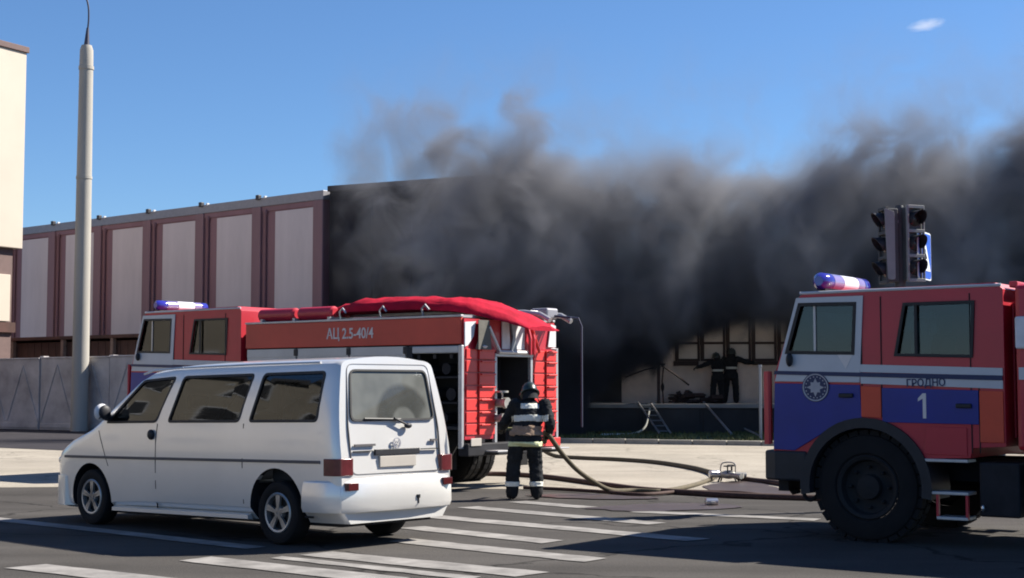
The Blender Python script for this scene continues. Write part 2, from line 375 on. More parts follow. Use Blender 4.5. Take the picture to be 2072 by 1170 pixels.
# narrow paved walk behind the kerb, then lawn
off = lambda d: [(p.x + d * .38, p.y + d * .925) for p in KERB]
sheet('footpath', off(.08) + off(1.3)[::-1], M['kerb'], 0.10, thick=.1)
lawn_pts = off(1.32) + [(60, 60), (-8, 60)]
lawn = sheet('lawn', lawn_pts, M['lawnbase'], 0.09, thick=.1)
g = MB(); rr = random.Random(11)
for i in range(9000):
    X = rr.uniform(-5, 14); t = rr.random()
    yk = 45.3 - (X + 4) * .405 + 1.5; Y = yk + t * (49.6 - yk)
    if Y < yk or (mnoise.noise((X * .6, Y * .6, 0)) < -0.12 and rr.random() < .8): continue
    h = rr.uniform(.05, .16); a = rr.uniform(0, 6.28); w = .03; lx, ly = rr.uniform(-.06, .06), rr.uniform(-.06, .06)
    g.add([(X - w * math.cos(a), Y - w * math.sin(a), .085), (X + w * math.cos(a), Y + w * math.sin(a), .085), (X + lx, Y + ly, .085 + h)], [(0, 1, 2)])
tag(g.build('grass', M['grass']), 'patchy green and brown grass between the kerb and the sooty dock', 'grass', kind='stuff')

# ================================================================== buildings
def facade_frame(name, p, deg): return empty(name, (p[0], p[1], 0), -R(deg))      # local +x runs right and nearer, -y faces the camera
# --- long industrial hall with brown pilasters and beige panels
hall = tag(facade_frame('industrial_hall', (-8.05, 63.0), 40), 'long industrial hall with beige wall panels between brown pilasters', 'building')
HL, HH = 46.0, 10.03
MB().b2(-HL, 0, 0.0, 12, 0, HH - .12).build('wall', M['brown'], hall)
MB().b2(-HL, 0.06, -.10, 12.1, HH - .40, HH).build('roof_trim', M['coping'], hall, 0.02)
MB().b2(-HL, 0.03, -.05, -.002, HH - .62, HH - .403).build('cornice', M['brown'], hall)
P = 4.02
pan = MB().b2(0, 2.50, -.045, -.003, 0.8, HH - .68).mesh('panel'); pan.materials.append(M['panel'])
pil = MB().b2(0, .60, -.12, -.003, 0, HH - .405).mesh('pilaster'); pil.materials.append(M['brown2'])
pip = MB().lathe([(.055, 0), (.055, HH - .8), (.10, HH - .75), (.10, HH - .55)], 8).mesh('downpipe'); pip.materials.append(M['brown'])
cap = MB().box((0, 0, 0), (.20, .2, .22)).mesh('drain_cap'); cap.materials.append(M['darkcap'])
wcp = MB().box((0, 0, 0), (.09, .14, .10)).mesh('drain_outlet'); wcp.materials.append(M['whitecap'])
for k in range(11):
    x = -.55 - k * P
    o = link('panel', pan, hall, 0.01, seg=1); o.location = (x - 2.50 - .02, random.uniform(-.006, 0), 0)
    o = link('pilaster', pil, hall, 0.015, seg=1); o.location = (x - .0, 0, 0)
    if k:
        o = link('downpipe', pip, hall, smooth=40); o.location = (x + .90, -.07, 0)
        o = link('drain_cap', cap, hall, 0.03); o.location = (x + .45, -.12, HH + .02)
        o = link('drain_outlet', wcp, hall, 0.02); o.location = (x + .90, -.11, HH + .0)
# --- soot-black end wing, roof edge turning a little
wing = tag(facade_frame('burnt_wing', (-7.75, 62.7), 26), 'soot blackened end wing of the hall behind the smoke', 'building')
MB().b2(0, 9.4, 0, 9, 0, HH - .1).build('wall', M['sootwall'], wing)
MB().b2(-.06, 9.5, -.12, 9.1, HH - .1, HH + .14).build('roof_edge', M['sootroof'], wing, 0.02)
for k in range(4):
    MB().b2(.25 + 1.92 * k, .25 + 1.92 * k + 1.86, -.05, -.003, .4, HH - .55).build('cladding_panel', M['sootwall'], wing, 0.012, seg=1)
# --- pale tall building at the left edge, its sunlit face turned right
C0 = Vector((-20.55, 62.0, 0)); fd = Vector((0.478, 0.878, 0))
cream = tag(empty('cream_building', C0, math.atan2(fd.y, fd.x)), 'tall cream building cut by the left picture edge, sunlit face with a dark band', 'building')
# local x along the sunlit face (away), local -y is the sunny side
MB().b2(-16, 0, 0.0, 14, 7.42, 15.75).build('upper_block', M['cream'], cream, 0.03)
MB().b2(-16.1, .08, -.08, 14.1, 15.75, 16.0).build('parapet', M['creamdark'], cream, 0.02)
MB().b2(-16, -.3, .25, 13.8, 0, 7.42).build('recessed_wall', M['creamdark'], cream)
for k in range(5):
    MB().b2(-3.1 - k * 3.2, -.55 - k * 3.2, .06, .245, 4.35, 6.30).build('light_panel', M['cream'], cream, 0.02)
    f = MB().b2(-2.6 - k * 3.2, -1.6 - k * 3.2, .03, .058, 4.75, 5.35).build('window', M['mullion'], cream)
    MB().b2(-2.5 - k * 3.2, -1.7 - k * 3.2, .022, .028, 4.82, 5.28).build('pane', M['vglass'], f)
MB().b2(-16.0, -.2, .10, .22, 3.9, 4.32).build('brown_ledge', M['shed'], cream)
# --- low rusty shed between fence and hall
shed = tag(facade_frame('storage_shed', (-7.5, 56.5), 36), 'low rusty brown board shed seen over the concrete fence', 'shed')
MB().b2(-24, 0, 0, 3, 0, 3.62).build('wall', M['shed'], shed)
MB().b2(-24.1, .1, -.35, 3.1, 3.72, 3.86).build('roof', M['shed'], shed, 0.01)
MB().b2(-24.05, .05, -.12, -.003, 2.55, 2.72).build('rail', M['shedpost'], shed)
bd = MB().b2(0, .46, -.035, -.002, .2, 2.54).mesh('board'); bd.materials.append(M['shed'])
bu = MB().b2(0, .46, -.035, -.002, 2.74, 3.60).mesh('board'); bu.materials.append(M['shed'])
for k in range(48):
    for me in (bd, bu):
        o = link('board', me, shed); o.location = (-.5 - k * .49 - .0, random.uniform(-.02, 0), 0)
for k, x in enumerate((-14.9, -11.55, -8.3, -5.0, -18.5, -22)):
    MB().b2(x - .09, x + .09, -.30, -.13, 0, 3.71).build('post', M['shedpost'], shed)
# --- unseen block added on the left, mirrored in and warming the van's side
blk = tag(empty('unseen_block', (-44, 17, 0), math.pi / 2), 'unseen tan block added outside the left edge, mirrored in the van side', 'building')
MB().b2(-24, 22, 0, 12, 0, 13.5).build('wall', M['blockwall'], blk)
MB().b2(-24.3, 22.3, -.4, 12.3, 13.5, 13.9).build('roof', M['darkcap'], blk)
wf = MB().ring_prism([(-.95, 0), (.95, 0), (.95, 1.6), (-.95, 1.6)], [(-.85, .1), (.85, .1), (.85, 1.5), (-.85, 1.5)], -.05, -.003).mesh('window'); wf.materials.append(M['whitecap'])
wp_ = MB().b2(-.85, .85, -.03, -.006, .1, 1.5).mesh('pane'); wp_.materials.append(M['compart'])
for i in range(11):
    for j in range(4):
        o = link('window', wf, blk); o.location = (-21 + i * 4, 0, 1.6 + j * 3.2); q_ = link('pane', wp_, o)
# --- concrete fence of relief panels
fence = tag(facade_frame('concrete_fence', (-8.9, 50.45), 35), 'grey concrete panel fence with triangular relief below the rusty shed', 'fence')
FH = 2.78
fp = MB().b2(0.03, 3.97, -.07, .07, 0.02, FH - .06)
fp.b2(.03, 3.97, -.10, .10, FH - .06, FH)
for sgn, cx in ((1, 1.0), (1, 3.0)):
    for s in (-1, 1):                                             # ribs that rise to a point, twice per panel
        a, b = Vector((cx + s * .93, -.085, .35)), Vector((cx, -.085, FH - .30)); d = b - a
        q = Matrix.Rotation(-math.atan2(d.z, d.x), 3, 'Y')
        fp.box((a + b) / 2, (d.length, .035, .06), q)
fp.b2(.05, 3.95, -.105, -.072, .10, .28)
fpm = fp.mesh('fence_panel'); fpm.materials.append(M['fence'])
fpo = MB().b2(-.11, .11, -.13, .13, 0, FH + .03).mesh('fence_post'); fpo.materials.append(M['fence'])
for k in range(9):
    o = link('fence_panel', fpm, fence, 0.012, seg=1); o.location = (-4.0 * (k + 1) + .9, random.uniform(-.02, .02), random.uniform(-.03, .02)); o.rotation_euler = (random.uniform(-.008, .008), 0, 0)
    o = link('fence_post', fpo, fence, 0.012, seg=1); o.location = (-4.0 * (k + 1) + .9, 0.11, 0)
# --- low workshop behind its dock
WS = Vector((1.1, 51.6, 0))
ws = tag(facade_frame('workshop', WS, 4), 'low cream workshop with dark window mullions under the smoke', 'building')
MB().b2(0, 9.6, 0, 5, 0, 4.55).build('wall', M['plaster'], ws)
MB().b2(-.15, 9.75, -.35, 5.1, 4.55, 4.75).build('roof', M['sootroof'], ws)
wz0, wz1 = 2.52, 4.05
for k in range(6):
    x = 4.55 + k * .875
    fr = MB().ring_prism([(x, wz0), (x + .84, wz0), (x + .84, wz1), (x, wz1)], [(x + .12, wz0 + .08), (x + .76, wz0 + .08), (x + .76, wz1 - .06), (x + .12, wz1 - .06)], -.09, -.003, 'y').build('window', M['mullion'], ws)
    MB().b2(x + .12, x + .76, -.045, -.02, wz0 + .08, wz1 - .06).build('pane', M['pane_pale'], fr)
    MB().b2(x + .12, x + .76, -.075, -.047, wz0 + .58, wz0 + .66).build('glazing_bar', M['mullion'], fr)
MB().b2(4.5, 5.35, -.16, -.003, 2.36, 2.515).build('sill', M['mullion'], ws)
MB().b2(3.5, 4.05, -.16, -.003, 2.40, 2.56).build('sill', M['mullion'], ws)
MB().b2(7.2, 9.5, -.14, -.003, 2.38, 2.515).build('sill', M['mullion'], ws)
MB().b2(1.6, 2.7, -.05, -.003, 1.10, 3.1).build('door', M['dock'], ws)
# --- loading dock
dock = tag(facade_frame('loading_dock', (0.3, 49.75), 4), 'soot darkened concrete loading dock with a pale ledge below the workshop', 'dock')
MB().b2(0, 12, 0, 1.88, 0, .93).build('base', M['dock'], dock)
MB().b2(-.05, 12.05, -.12, 1.88, .932, 1.07).build('ledge', M['docktop'], dock, 0.015)
for k in range(6):
    MB().b2(.06 + k * 2, 1.94 + k * 2, -.05, -.002, .06, .88).build('base_panel', M['dock'], dock, 0.01, seg=1)

# ================================================================== light pole, posts
pole_at = at(164, 54.75)
pole = tag(empty('light_pole', pole_at), 'tall tapering concrete light pole before the fence, thin bracket on top', 'pole')
pole.scale = (.93, .93, 1.056)
MB().lathe([(.345, 0), (.335, .5), (.312, 5.2), (.298, 8.9)], 20).build('lower_shaft', M['pole'], pole, smooth=40)
MB().lathe([(.318, 0), (.318, .10)], 20, (0, 0, 8.85)).build('joint_ring', M['pole'], pole, smooth=40)
MB().lathe([(.296, 8.95), (.272, 12.75)], 20).build('upper_shaft', M['pole'], pole, smooth=40)
MB().lathe([(.30, 12.75), (.30, 12.87)], 20).build('joint_ring', M['pole'], pole, smooth=40)
MB().lathe([(.272, 12.87), (.262, 13.45), (.20, 13.62)], 20).build('cap', M['pole'], pole, smooth=40)
MB().tube([(0, 0, 13.5), (.01, 0, 13.85), (.03, 0, 14.25)], [.13, .09, .05], 10).build('bracket_base', M['bluesteel'], pole, smooth=40)
MB().tube(spline([(.03, 0, 14.2), (.06, 0, 14.6), (.03, 0, 15.05), (-.12, 0, 15.4), (-.6, 0, 15.75), (-1.3, 0, 15.9)]), .036, 8).build('bracket_arm', M['bluesteel'], pole, smooth=40)
MB().ell((-1.6, 0, 15.9), (.42, .15, .09)).build('lamp_head', M['steel'], pole, smooth=60)
pp = at(1537, 43.2)
o = tag(empty('slim_post', pp), 'thin grey post by the kerb just left of the front truck bumper', 'post')
MB().lathe([(.045, 0), (.045, 2.22)], 10).build('shaft', M['steel'], o, smooth=40)
MB().lathe([(.06, 2.2), (.06, 2.27)], 10).build('cap', M['steel'], o, smooth=40)


# ================================================================== smoke
def smoke_mat():
    m = bpy.data.materials.new('smoke'); m.use_nodes = True
    nt = m.node_tree; N = nt.nodes; L = nt.links
    for n in list(N): N.remove(n)
    out = N.new('ShaderNodeOutputMaterial'); pv = N.new('ShaderNodeVolumePrincipled')
    pv.inputs['Anisotropy'].default_value = 0.1
    tc = N.new('ShaderNodeTexCoord'); sp = N.new('ShaderNodeSeparateXYZ'); L.new(tc.outputs['Object'], sp.inputs[0])
    def mth(op, a, b=None, clamp=False):
        n = N.new('ShaderNodeMath'); n.operation = op; n.use_clamp = clamp
        for i, v in enumerate((a, b)):
            if v is None: continue
            if isinstance(v, (int, float)): n.inputs[i].default_value = v
            else: L.new(v, n.inputs[i])
        return n.outputs[0]
    def mr(v, a, b, c, d, kind='SMOOTHSTEP'):
        n = N.new('ShaderNodeMapRange'); n.interpolation_type = kind
        L.new(v, n.inputs['Value'])
        for k, q in (('From Min', a), ('From Max', b), ('To Min', c), ('To Max', d)): n.inputs[k].default_value = q
        return n.outputs[0]
    X0, X1 = -6.0, 30.0
    fx = mr(sp.outputs['X'], X0, X1, 0, 1, 'LINEAR')
    def curve(tab, lo, hi):                       # piecewise table over X -> value
        r = N.new('ShaderNodeValToRGB'); r.color_ramp.interpolation = 'EASE'; e = r.color_ramp.elements
        pts = [((x - X0) / (X1 - X0), (v - lo) / (hi - lo)) for x, v in tab]
        e[0].position, e[1].position = pts[0][0], pts[-1][0]
        e[0].color = (pts[0][1],) * 3 + (1,); e[1].color = (pts[-1][1],) * 3 + (1,)
        for p, v in pts[1:-1]:
            q = e.new(p); q.color = (v, v, v, 1)
        L.new(fx, r.inputs['Fac'])
        return mth('ADD', mth('MULTIPLY', r.outputs[0], hi - lo), lo)
    H = curve([(-6, 8.6), (-3.4, 8.8), (-1.5, 9.5), (1.0, 9.5), (2.7, 8.9), (4.4, 8.6), (5.7, 9.4), (6.9, 8.7), (8.5, 8.7), (10.2, 9.2), (12.2, 10.0), (14.0, 10.1), (15.5, 9.6), (17.5, 10.9), (30, 12.5)], -2, 16)
    ZL = curve([(-6, 4.6), (-3.0, 3.6), (0.6, 1.0), (1.9, -0.8), (2.7, 1.6), (3.3, 2.2), (4.6, 2.5), (5.3, 3.2), (6.0, 3.75), (9.0, 3.75), (9.8, 1.5), (12, -1), (30, -1)], -2, 16)
    def noise(scale, detail, rot, off=(0, 0, 0), dist=0.0, rough=.55):
        mp = N.new('ShaderNodeMapping'); mp.inputs['Scale'].default_value = scale; mp.inputs['Rotation'].default_value = rot; mp.inputs['Location'].default_value = off
        L.new(tc.outputs['Object'], mp.inputs['Vector'])
        n = N.new('ShaderNodeTexNoise'); n.inputs['Scale'].default_value = 1; n.inputs['Detail'].default_value = detail; n.inputs['Roughness'].default_value = rough; n.inputs['Distortion'].default_value = dist
        L.new(mp.outputs[0], n.inputs['Vector']); return n.outputs['Fac']
    tilt = (0, R(38), 0)
    n1 = noise((.33, .30, .25), 3.5, tilt, (3.1, 0, 7.7), .5)
    n2 = noise((.66, .6, .60), 7.0, tilt, (11, 5, 2), .8, .62)
    Z = sp.outputs['Z']
    up = mth('ADD', mth('SUBTRACT', H, Z), mth('MULTIPLY', mth('SUBTRACT', n1, .5), 2.6))
    top = mr(mth('ADD', up, mth('MULTIPLY', mth('SUBTRACT', n2, .5), 2.6)), -1.0, 1.8, 0, 1)
    lo = mth('ADD', mth('SUBTRACT', Z, ZL), mth('MULTIPLY', mth('SUBTRACT', n2, .5), 2.4))
    bot = mr(lo, -.5, .9, 0, 1)
    left = mr(mth('ADD', sp.outputs['X'], mth('MULTIPLY', mth('SUBTRACT', n2, .5), 4.5)), -3.6, 0.8, 0, 1)
    left2 = mr(mth('ADD', sp.outputs['X'], mth('MULTIPLY', mth('SUBTRACT', n2, .5), 3.0)), -6.2, -4.6, 0, 1)
    yc = mth('ABSOLUTE', mth('ADD', mth('SUBTRACT', sp.outputs['Y'], 48.2), mth('MULTIPLY', mth('SUBTRACT', n1, .5), 3.4)))
    slab = mr(yc, .4, 2.6, 1, 0)
    puff = mr(n2, .38, .62, .22, 1.0)
    d = mth('MULTIPLY', mth('MULTIPLY', top, bot), mth('MULTIPLY', left, slab))
    d = mth('MULTIPLY', mth('MULTIPLY', d, puff), 7.5)
    sc = N.new('ShaderNodeValToRGB'); e = sc.color_ramp.elements      # darkest low down, palest midway, darker again at the top
    e[0].position, e[1].position = .25, .56; e[0].color = (.075, .077, .088, 1); e[1].color = (.47, .475, .50, 1); e2 = sc.color_ramp.elements.new(.86); e2.color = (.26, .265, .30, 1)
    L.new(mr(mth('ADD', Z, mth('MULTIPLY', mth('SUBTRACT', n1, .5), 7.0)), 0, 11, 0, 1, 'LINEAR'), sc.inputs['Fac']); L.new(sc.outputs[0], pv.inputs['Color'])
    thin = mr(mth('SUBTRACT', H, Z), -1.2, 5.5, .10, 1.0)
    veil = mth('MULTIPLY', mth('MULTIPLY', mr(mth('SUBTRACT', H, Z), -4.6, -.6, 0, 1), mr(n2, .40, .66, 0, 1)), mth('MULTIPLY', mth('MULTIPLY', left2, bot), mth('MULTIPLY', slab, .20)))
    low = mth('MULTIPLY', mth('MULTIPLY', mr(Z, 2.6, 4.6, 1, 0), mr(n2, .36, .66, .15, 1)), mth('MULTIPLY', slab, mr(sp.outputs['X'], .5, 2.5, 0, .05)))
    total = mth('ADD', mth('ADD', mth('MULTIPLY', d, thin), veil), low)
    for cx, cz, rx_, rz_, amt in ((-3.7, 9.2, 2.2, 1.9, .19), (-2.6, 10.0, 1.2, 1.0, .17), (.15, 9.5, 1.15, 2.0, .42), (-1.4, 8.7, 2.2, 1.2, .3)):    # loose puffs rising over the roof edge
        ex = mth('DIVIDE', mth('SUBTRACT', sp.outputs['X'], cx), rx_); ez = mth('DIVIDE', mth('SUBTRACT', Z, cz), rz_)
        q = mth('ADD', mth('ADD', mth('MULTIPLY', ex, ex), mth('MULTIPLY', ez, ez)), mth('MULTIPLY', mth('SUBTRACT', n2, .5), -3.2))
        total = mth('ADD', total, mth('MULTIPLY', mth('MULTIPLY', mr(q, .2, 1.15, amt, 0), slab), mr(n2, .38, .62, .25, 1.5)))
    L.new(total, pv.inputs['Density'])
    L.new(pv.outputs[0], out.inputs['Volume'])
    return m
sm = MB().b2(-6, 30, 45.3, 51.0, .15, 14.6).build('smoke', smoke_mat())
tag(sm, 'thick dark grey smoke rolling over the workshop and drifting right', 'smoke', kind='stuff')
# small thin cloud high on the right
def cloud_mat():
    m = bpy.data.materials.new('cloud'); m.use_nodes = True; nt = m.node_tree; N = nt.nodes; L = nt.links
    for n in list(N): N.remove(n)
    out = N.new('ShaderNodeOutputMaterial'); pv = N.new('ShaderNodeVolumePrincipled'); pv.inputs['Color'].default_value = (.95, .96, 1, 1)
    tc = N.new('ShaderNodeTexCoord'); ln = N.new('ShaderNodeVectorMath'); ln.operation = 'LENGTH'; L.new(tc.outputs['Object'], ln.inputs[0])
    ns = N.new('ShaderNodeTexNoise'); ns.inputs['Scale'].default_value = 2.2; ns.inputs['Detail'].default_value = 3; L.new(tc.outputs['Object'], ns.inputs['Vector'])
    a = N.new('ShaderNodeMath'); a.operation = 'SUBTRACT'; L.new(ns.outputs['Fac'], a.inputs[0]); L.new(ln.outputs['Value'], a.inputs[1])
    mr = N.new('ShaderNodeMapRange'); mr.inputs['From Min'].default_value = -.5; mr.inputs['From Max'].default_value = .4; mr.inputs['To Max'].default_value = .075
    L.new(a.outputs[0], mr.inputs['Value']); L.new(mr.outputs[0], pv.inputs['Density']); L.new(pv.outputs[0], out.inputs['Volume'])
    return m
cl = MB().ell((0, 0, 0), (1, 1, 1), 20, 12).build('cloud', cloud_mat())
cl.location = at(1886, 600, 42); cl.scale = (8.2, 10, 2.0); cl.rotation_euler = (0, R(-6), 0)
tag(cl, 'small thin white cloud high on the right in the blue sky', 'cloud', kind='stuff')

# ================================================================== wheels
def wheel_meshes(r, w, kind):
    """tyre and rim meshes about the origin, axle along y, outside at +y"""
    rr = r * (.64 if kind == 'van' else .60)
    t = MB(); h = w / 2
    t.lathe([(rr, h * .86), (rr + .02, h * .98), (r * .86, h), (r * .95, h * .90), (r, h * .66), (r, -h * .66), (r * .95, -h * .9), (r * .86, -h), (rr, -h * .9)], 40, axis='y', cap=False)
    if kind == 'truck':
        for k in range(30):                                       # lug blocks
            a = 2 * math.pi * k / 30
            for s in (-1, 1):
                t.box((r * 1.005 * math.cos(a + s * .04), s * h * .45, r * 1.005 * math.sin(a + s * .04)), (.055, h * .7, .10), Matrix.Rotation(-a, 3, 'Y'))
    m = MB()
    if kind == 'van':
        m.lathe([(rr, h * .90), (rr - .012, h * .98), (rr - .03, h * .93), (rr - .035, h * .4), (rr - .035, -h * .8)], 36, axis='y', cap=False)
        m.lathe([(.005, h * .86), (.06, h * .84), (.068, h * .6), (.07, h * .3)], 20, axis='y')
        for k in range(5):
            a = 2 * math.pi * k / 5 + .3
            for off in (-.12, .12):
                ux, uz = math.cos(a + off * .5), math.sin(a + off * .5); L = rr - .03
                m.box((ux * L * .55, h * .78, uz * L * .55), (L * .92, .03, .034), Matrix.Rotation(-(a + off), 3, 'Y'))
    else:
        m.lathe([(rr, h * .9), (rr - .015, h * .99), (rr - .05, h * .9), (rr - .07, h * .45), (rr * .55, h * .32), (rr * .40, h * .40), (rr * .36, h * .8), (.001, h * .86)], 32, axis='y', cap=False)
        for k in range(8):
            a = 2 * math.pi * k / 8
            m.lathe([(.02, 0), (.02, .05), (.008, .06)], 6, (rr * .62 * math.cos(a), h * .32, rr * .62 * math.sin(a)), 'y')
    return t.mesh('tyre'), m.mesh('rim')
def add_wheel(parent, pos, meshes, side, rimmat, dark=None):
    w = empty('wheel', pos, 0 if side > 0 else math.pi, parent)
    for nm, me, mt in (('tyre', meshes[0], M['rubber']), ('rim', meshes[1], rimmat)):
        if not me.materials: me.materials.append(mt)
        link(nm, me, w, smooth=35)
    if dark:
        if not dark.materials: dark.materials.append(M['rimdark'])
        link('brake_disc', dark, w, smooth=35)
    return w

# ================================================================== white van
VT = 41.5
van_o = px_ground(560, 1103) + Vector((math.sin(R(VT)), math.cos(R(VT)), 0)) * .80
van = tag(empty('van', van_o, R(180 - VT)), 'white passenger van with tinted windows driving over the crosswalk', 'van')
body_root = van
VZ = [(.24, .70), (.27, .775), (.34, .80), (.60, .822), (.84, .828), (1.05, .825), (1.235, .808), (1.45, .775), (1.70, .722), (1.80, .695)]
def nx(x): return x if x < 3.45 else 3.45 + (x - 3.45) * 1.40
def ux(x): return x if x < 3.45 else 3.45 + (x - 3.45) / 1.40
def vtop(x): return interp([(-1.2, 1.905), (-.6, 1.915), (1.2, 1.925), (1.9, 1.91), (2.30, 1.865), (2.50, 1.79), (3.20, 1.33), (3.36, 1.245), (3.70, 1.11), (3.92, .985), (4.03, .86), (4.09, .72)], ux(x))
def vwid(x): return interp([(-.97, .90), (-.93, .955), (-.86, .985), (-.70, 1.0), (2.9, 1.0), (3.4, .985), (3.75, .955), (3.95, .89), (4.05, .80), (4.10, .70)], ux(x))
def vlean(x, z): return (.15 * max(0, z - .90) if z > .9 else 0) * max(0, min(1, (-x - .35) / .5)) - (.05 * max(0, (z - .75)) * 0)
def vsec(x, k=1.0):
    zt = vtop(x); wf = vwid(x); zs = min(1.80, zt - .10); pts = []
    for i in range(13):
        z = lerp(.24, zs, i / 12); pts.append((interp(VZ, z) * wf, z))
    ys, z0 = pts[-1]
    for a in (25, 50, 72, 90):
        pts.append((ys - .17 * (1 - math.cos(R(a))), z0 + (zt - .035 - z0) * math.sin(R(a))))
    y1 = pts[-1][0]; zc = pts[-1][1]
    pts += [(y1 * .66, zc + .02), (y1 * .33, zc + .032), (0, zc + .035)]
    return pts
def van_shell(xs, sc=1.0, shrink=0.0, floor=.24):
    rings = []
    for x in xs:
        s = vsec(x)
        if shrink: s = [(max(0, y - shrink), max(floor, z - shrink * (1 if z > 1.0 else 0))) for y, z in s]
        r = [(x + vlean(x, z), y, z) for y, z in s] + [(x + vlean(x, z), -y, z) for y, z in s[-2::-1]]
        rings.append([Vector(p) for p in r])
    b = MB(); b.loft(rings); return b.mesh('body')
xs = [-.95, -.935, -.90, -.85, -.75, -.6, -.4, -.2, 0, .25, .5, .8, 1.1, 1.4, 1.7, 1.9, 2.1, 2.3, 2.42, 2.5, 2.7, 2.95, 3.2, 3.3, 3.4, 3.55, 3.7, 3.82, 3.92, 3.98, 4.03, 4.07, 4.10]
xs = [nx(x) for x in xs]
shell = van_shell(xs)
inner = van_shell([-.86, -.75, -.5, 0, .5, 1.1, 1.7, 1.9, 2.1, 2.3, 2.42, 2.5, 2.7, 2.95, 3.1], shrink=.055, floor=.62)
WINZ0, WINZ1 = 1.245, 1.762
WIN = [[(3.09, WINZ0 - .005), (2.08, WINZ0), (1.83, WINZ1), (2.44, 1.735)], [(1.88, WINZ0), (.61, WINZ0), (.455, WINZ1), (1.70, WINZ1)], [(.455, WINZ0), (-.635, WINZ0), (-.665, WINZ1), (.31, WINZ1)]]
def shrink_poly(poly, d):
    n = len(poly); out = []
    area = sum(poly[i][0] * poly[(i + 1) % n][1] - poly[(i + 1) % n][0] * poly[i][1] for i in range(n)); sg = 1 if area > 0 else -1
    for i in range(n):
        p0, p1, p2 = (Vector(poly[i - 1]), Vector(poly[i]), Vector(poly[(i + 1) % n]))
        e1, e2 = (p1 - p0).normalized(), (p2 - p1).normalized(); n1, n2 = Vector((-e1.y, e1.x)) * sg, Vector((-e2.y, e2.x)) * sg
        k = (n1 + n2) / max(.15, (1 + n1.dot(n2))); q = p1 + k * d; out.append((q.x, q.y))
    return out
def round_poly(poly, r, n=4):
    out = []; m = len(poly)
    for i in range(m):
        p0, p1, p2 = (Vector(poly[i - 1]), Vector(poly[i]), Vector(poly[(i + 1) % m]))
        a = p1 + (p0 - p1).normalized() * min(r, (p0 - p1).length * .4); b = p1 + (p2 - p1).normalized() * min(r, (p2 - p1).length * .4)
        for k in range(n + 1):
            t = k / n; q = a * (1 - t) ** 2 + p1 * 2 * t * (1 - t) + b * t * t; out.append((q.x, q.y))
    return out
cut = [inner]
for w in WIN: cut.append(MB().prism(round_poly(w, .06), -1.2, 1.2).mesh('c'))
RW = [(-.60, 1.25), (.60, 1.25), (.545, 1.775), (-.545, 1.775)]           # rear glass outline in (y, z)
cut.append(MB().prism(round_poly(RW, .08), -1.3, -.3, 'x').mesh('c'))
wsx = [(3.16, 1.33), (2.53, 1.75), (2.9, 1.9), (3.5, 1.5)]
cut.append(MB().prism(wsx, -.62, .62).mesh('c'))
WR = .325
for ax in (0.0, 3.39):
    for s in (-1, 1):
        ar = MB().lathe([(.425, 0), (.425, .38)], 40, (ax + (.0), s * .50 if s > 0 else s * .88, .355), 'y')
        cut.append(ar.mesh('c'))
vb = boolean(shell, cut)
vb.materials.clear(); vb.materials.append(M['white'])
vb.materials.append(M['plastic'])
for p_ in vb.polygons:
    c_ = p_.center
    for ax in (0.0, 3.39):
        if math.hypot(c_.x - ax, c_.z - .355) < .428 and .45 < abs(c_.y) < .80 and abs(p_.normal.y) < .99 or (abs(abs(c_.y) - .5) < .03 and math.hypot(c_.x - ax, c_.z - .355) < .43): p_.material_index = 1
body = link('body', vb, van, smooth=32)
def vy(x, z): return interp(VZ, z) * vwid(x)
def van_pane(poly, name, m, inset, seal=True, parent=None):
    """glass that follows the van's side, on both sides"""
    rp = round_poly(poly, .06)
    for s in (1, -1):
        b = MB(); xs_ = [p[0] for p in rp]
        cx, cz = sum(p[0] for p in rp) / len(rp), sum(p[1] for p in rp) / len(rp)
        out = [(p[0] + (0), s * (vy(*p) - inset), p[1]) for p in rp]
        mid = [(lerp(cx, p[0], .55), lerp(cz, p[1], .55)) for p in rp]
        mids = [(p[0], s * (vy(*p) - inset), p[1]) for p in mid]
        b.loft([out, mids], cap=False); n = len(rp); b.f.append(tuple(range(n, 2 * n)))
        w = b.build(name, m, van, smooth=60)
        if seal:
            ins = shrink_poly(rp, .028)
            sb = MB()
            o1 = [(p[0], s * (vy(*p) + .004), p[1]) for p in rp]; o2 = [(p[0], s * (vy(*p) + .004), p[1]) for p in ins]
            i1 = [(p[0], s * (vy(*p) - .03), p[1]) for p in rp]; i2 = [(p[0], s * (vy(*p) - .03), p[1]) for p in ins]
            sb.loft([i1, o1, o2, i2], cap=False); sb.build('window_seal', M['seal'], w, smooth=30)
for w in WIN: van_pane(w, 'side_window', M['vglass'], .012)
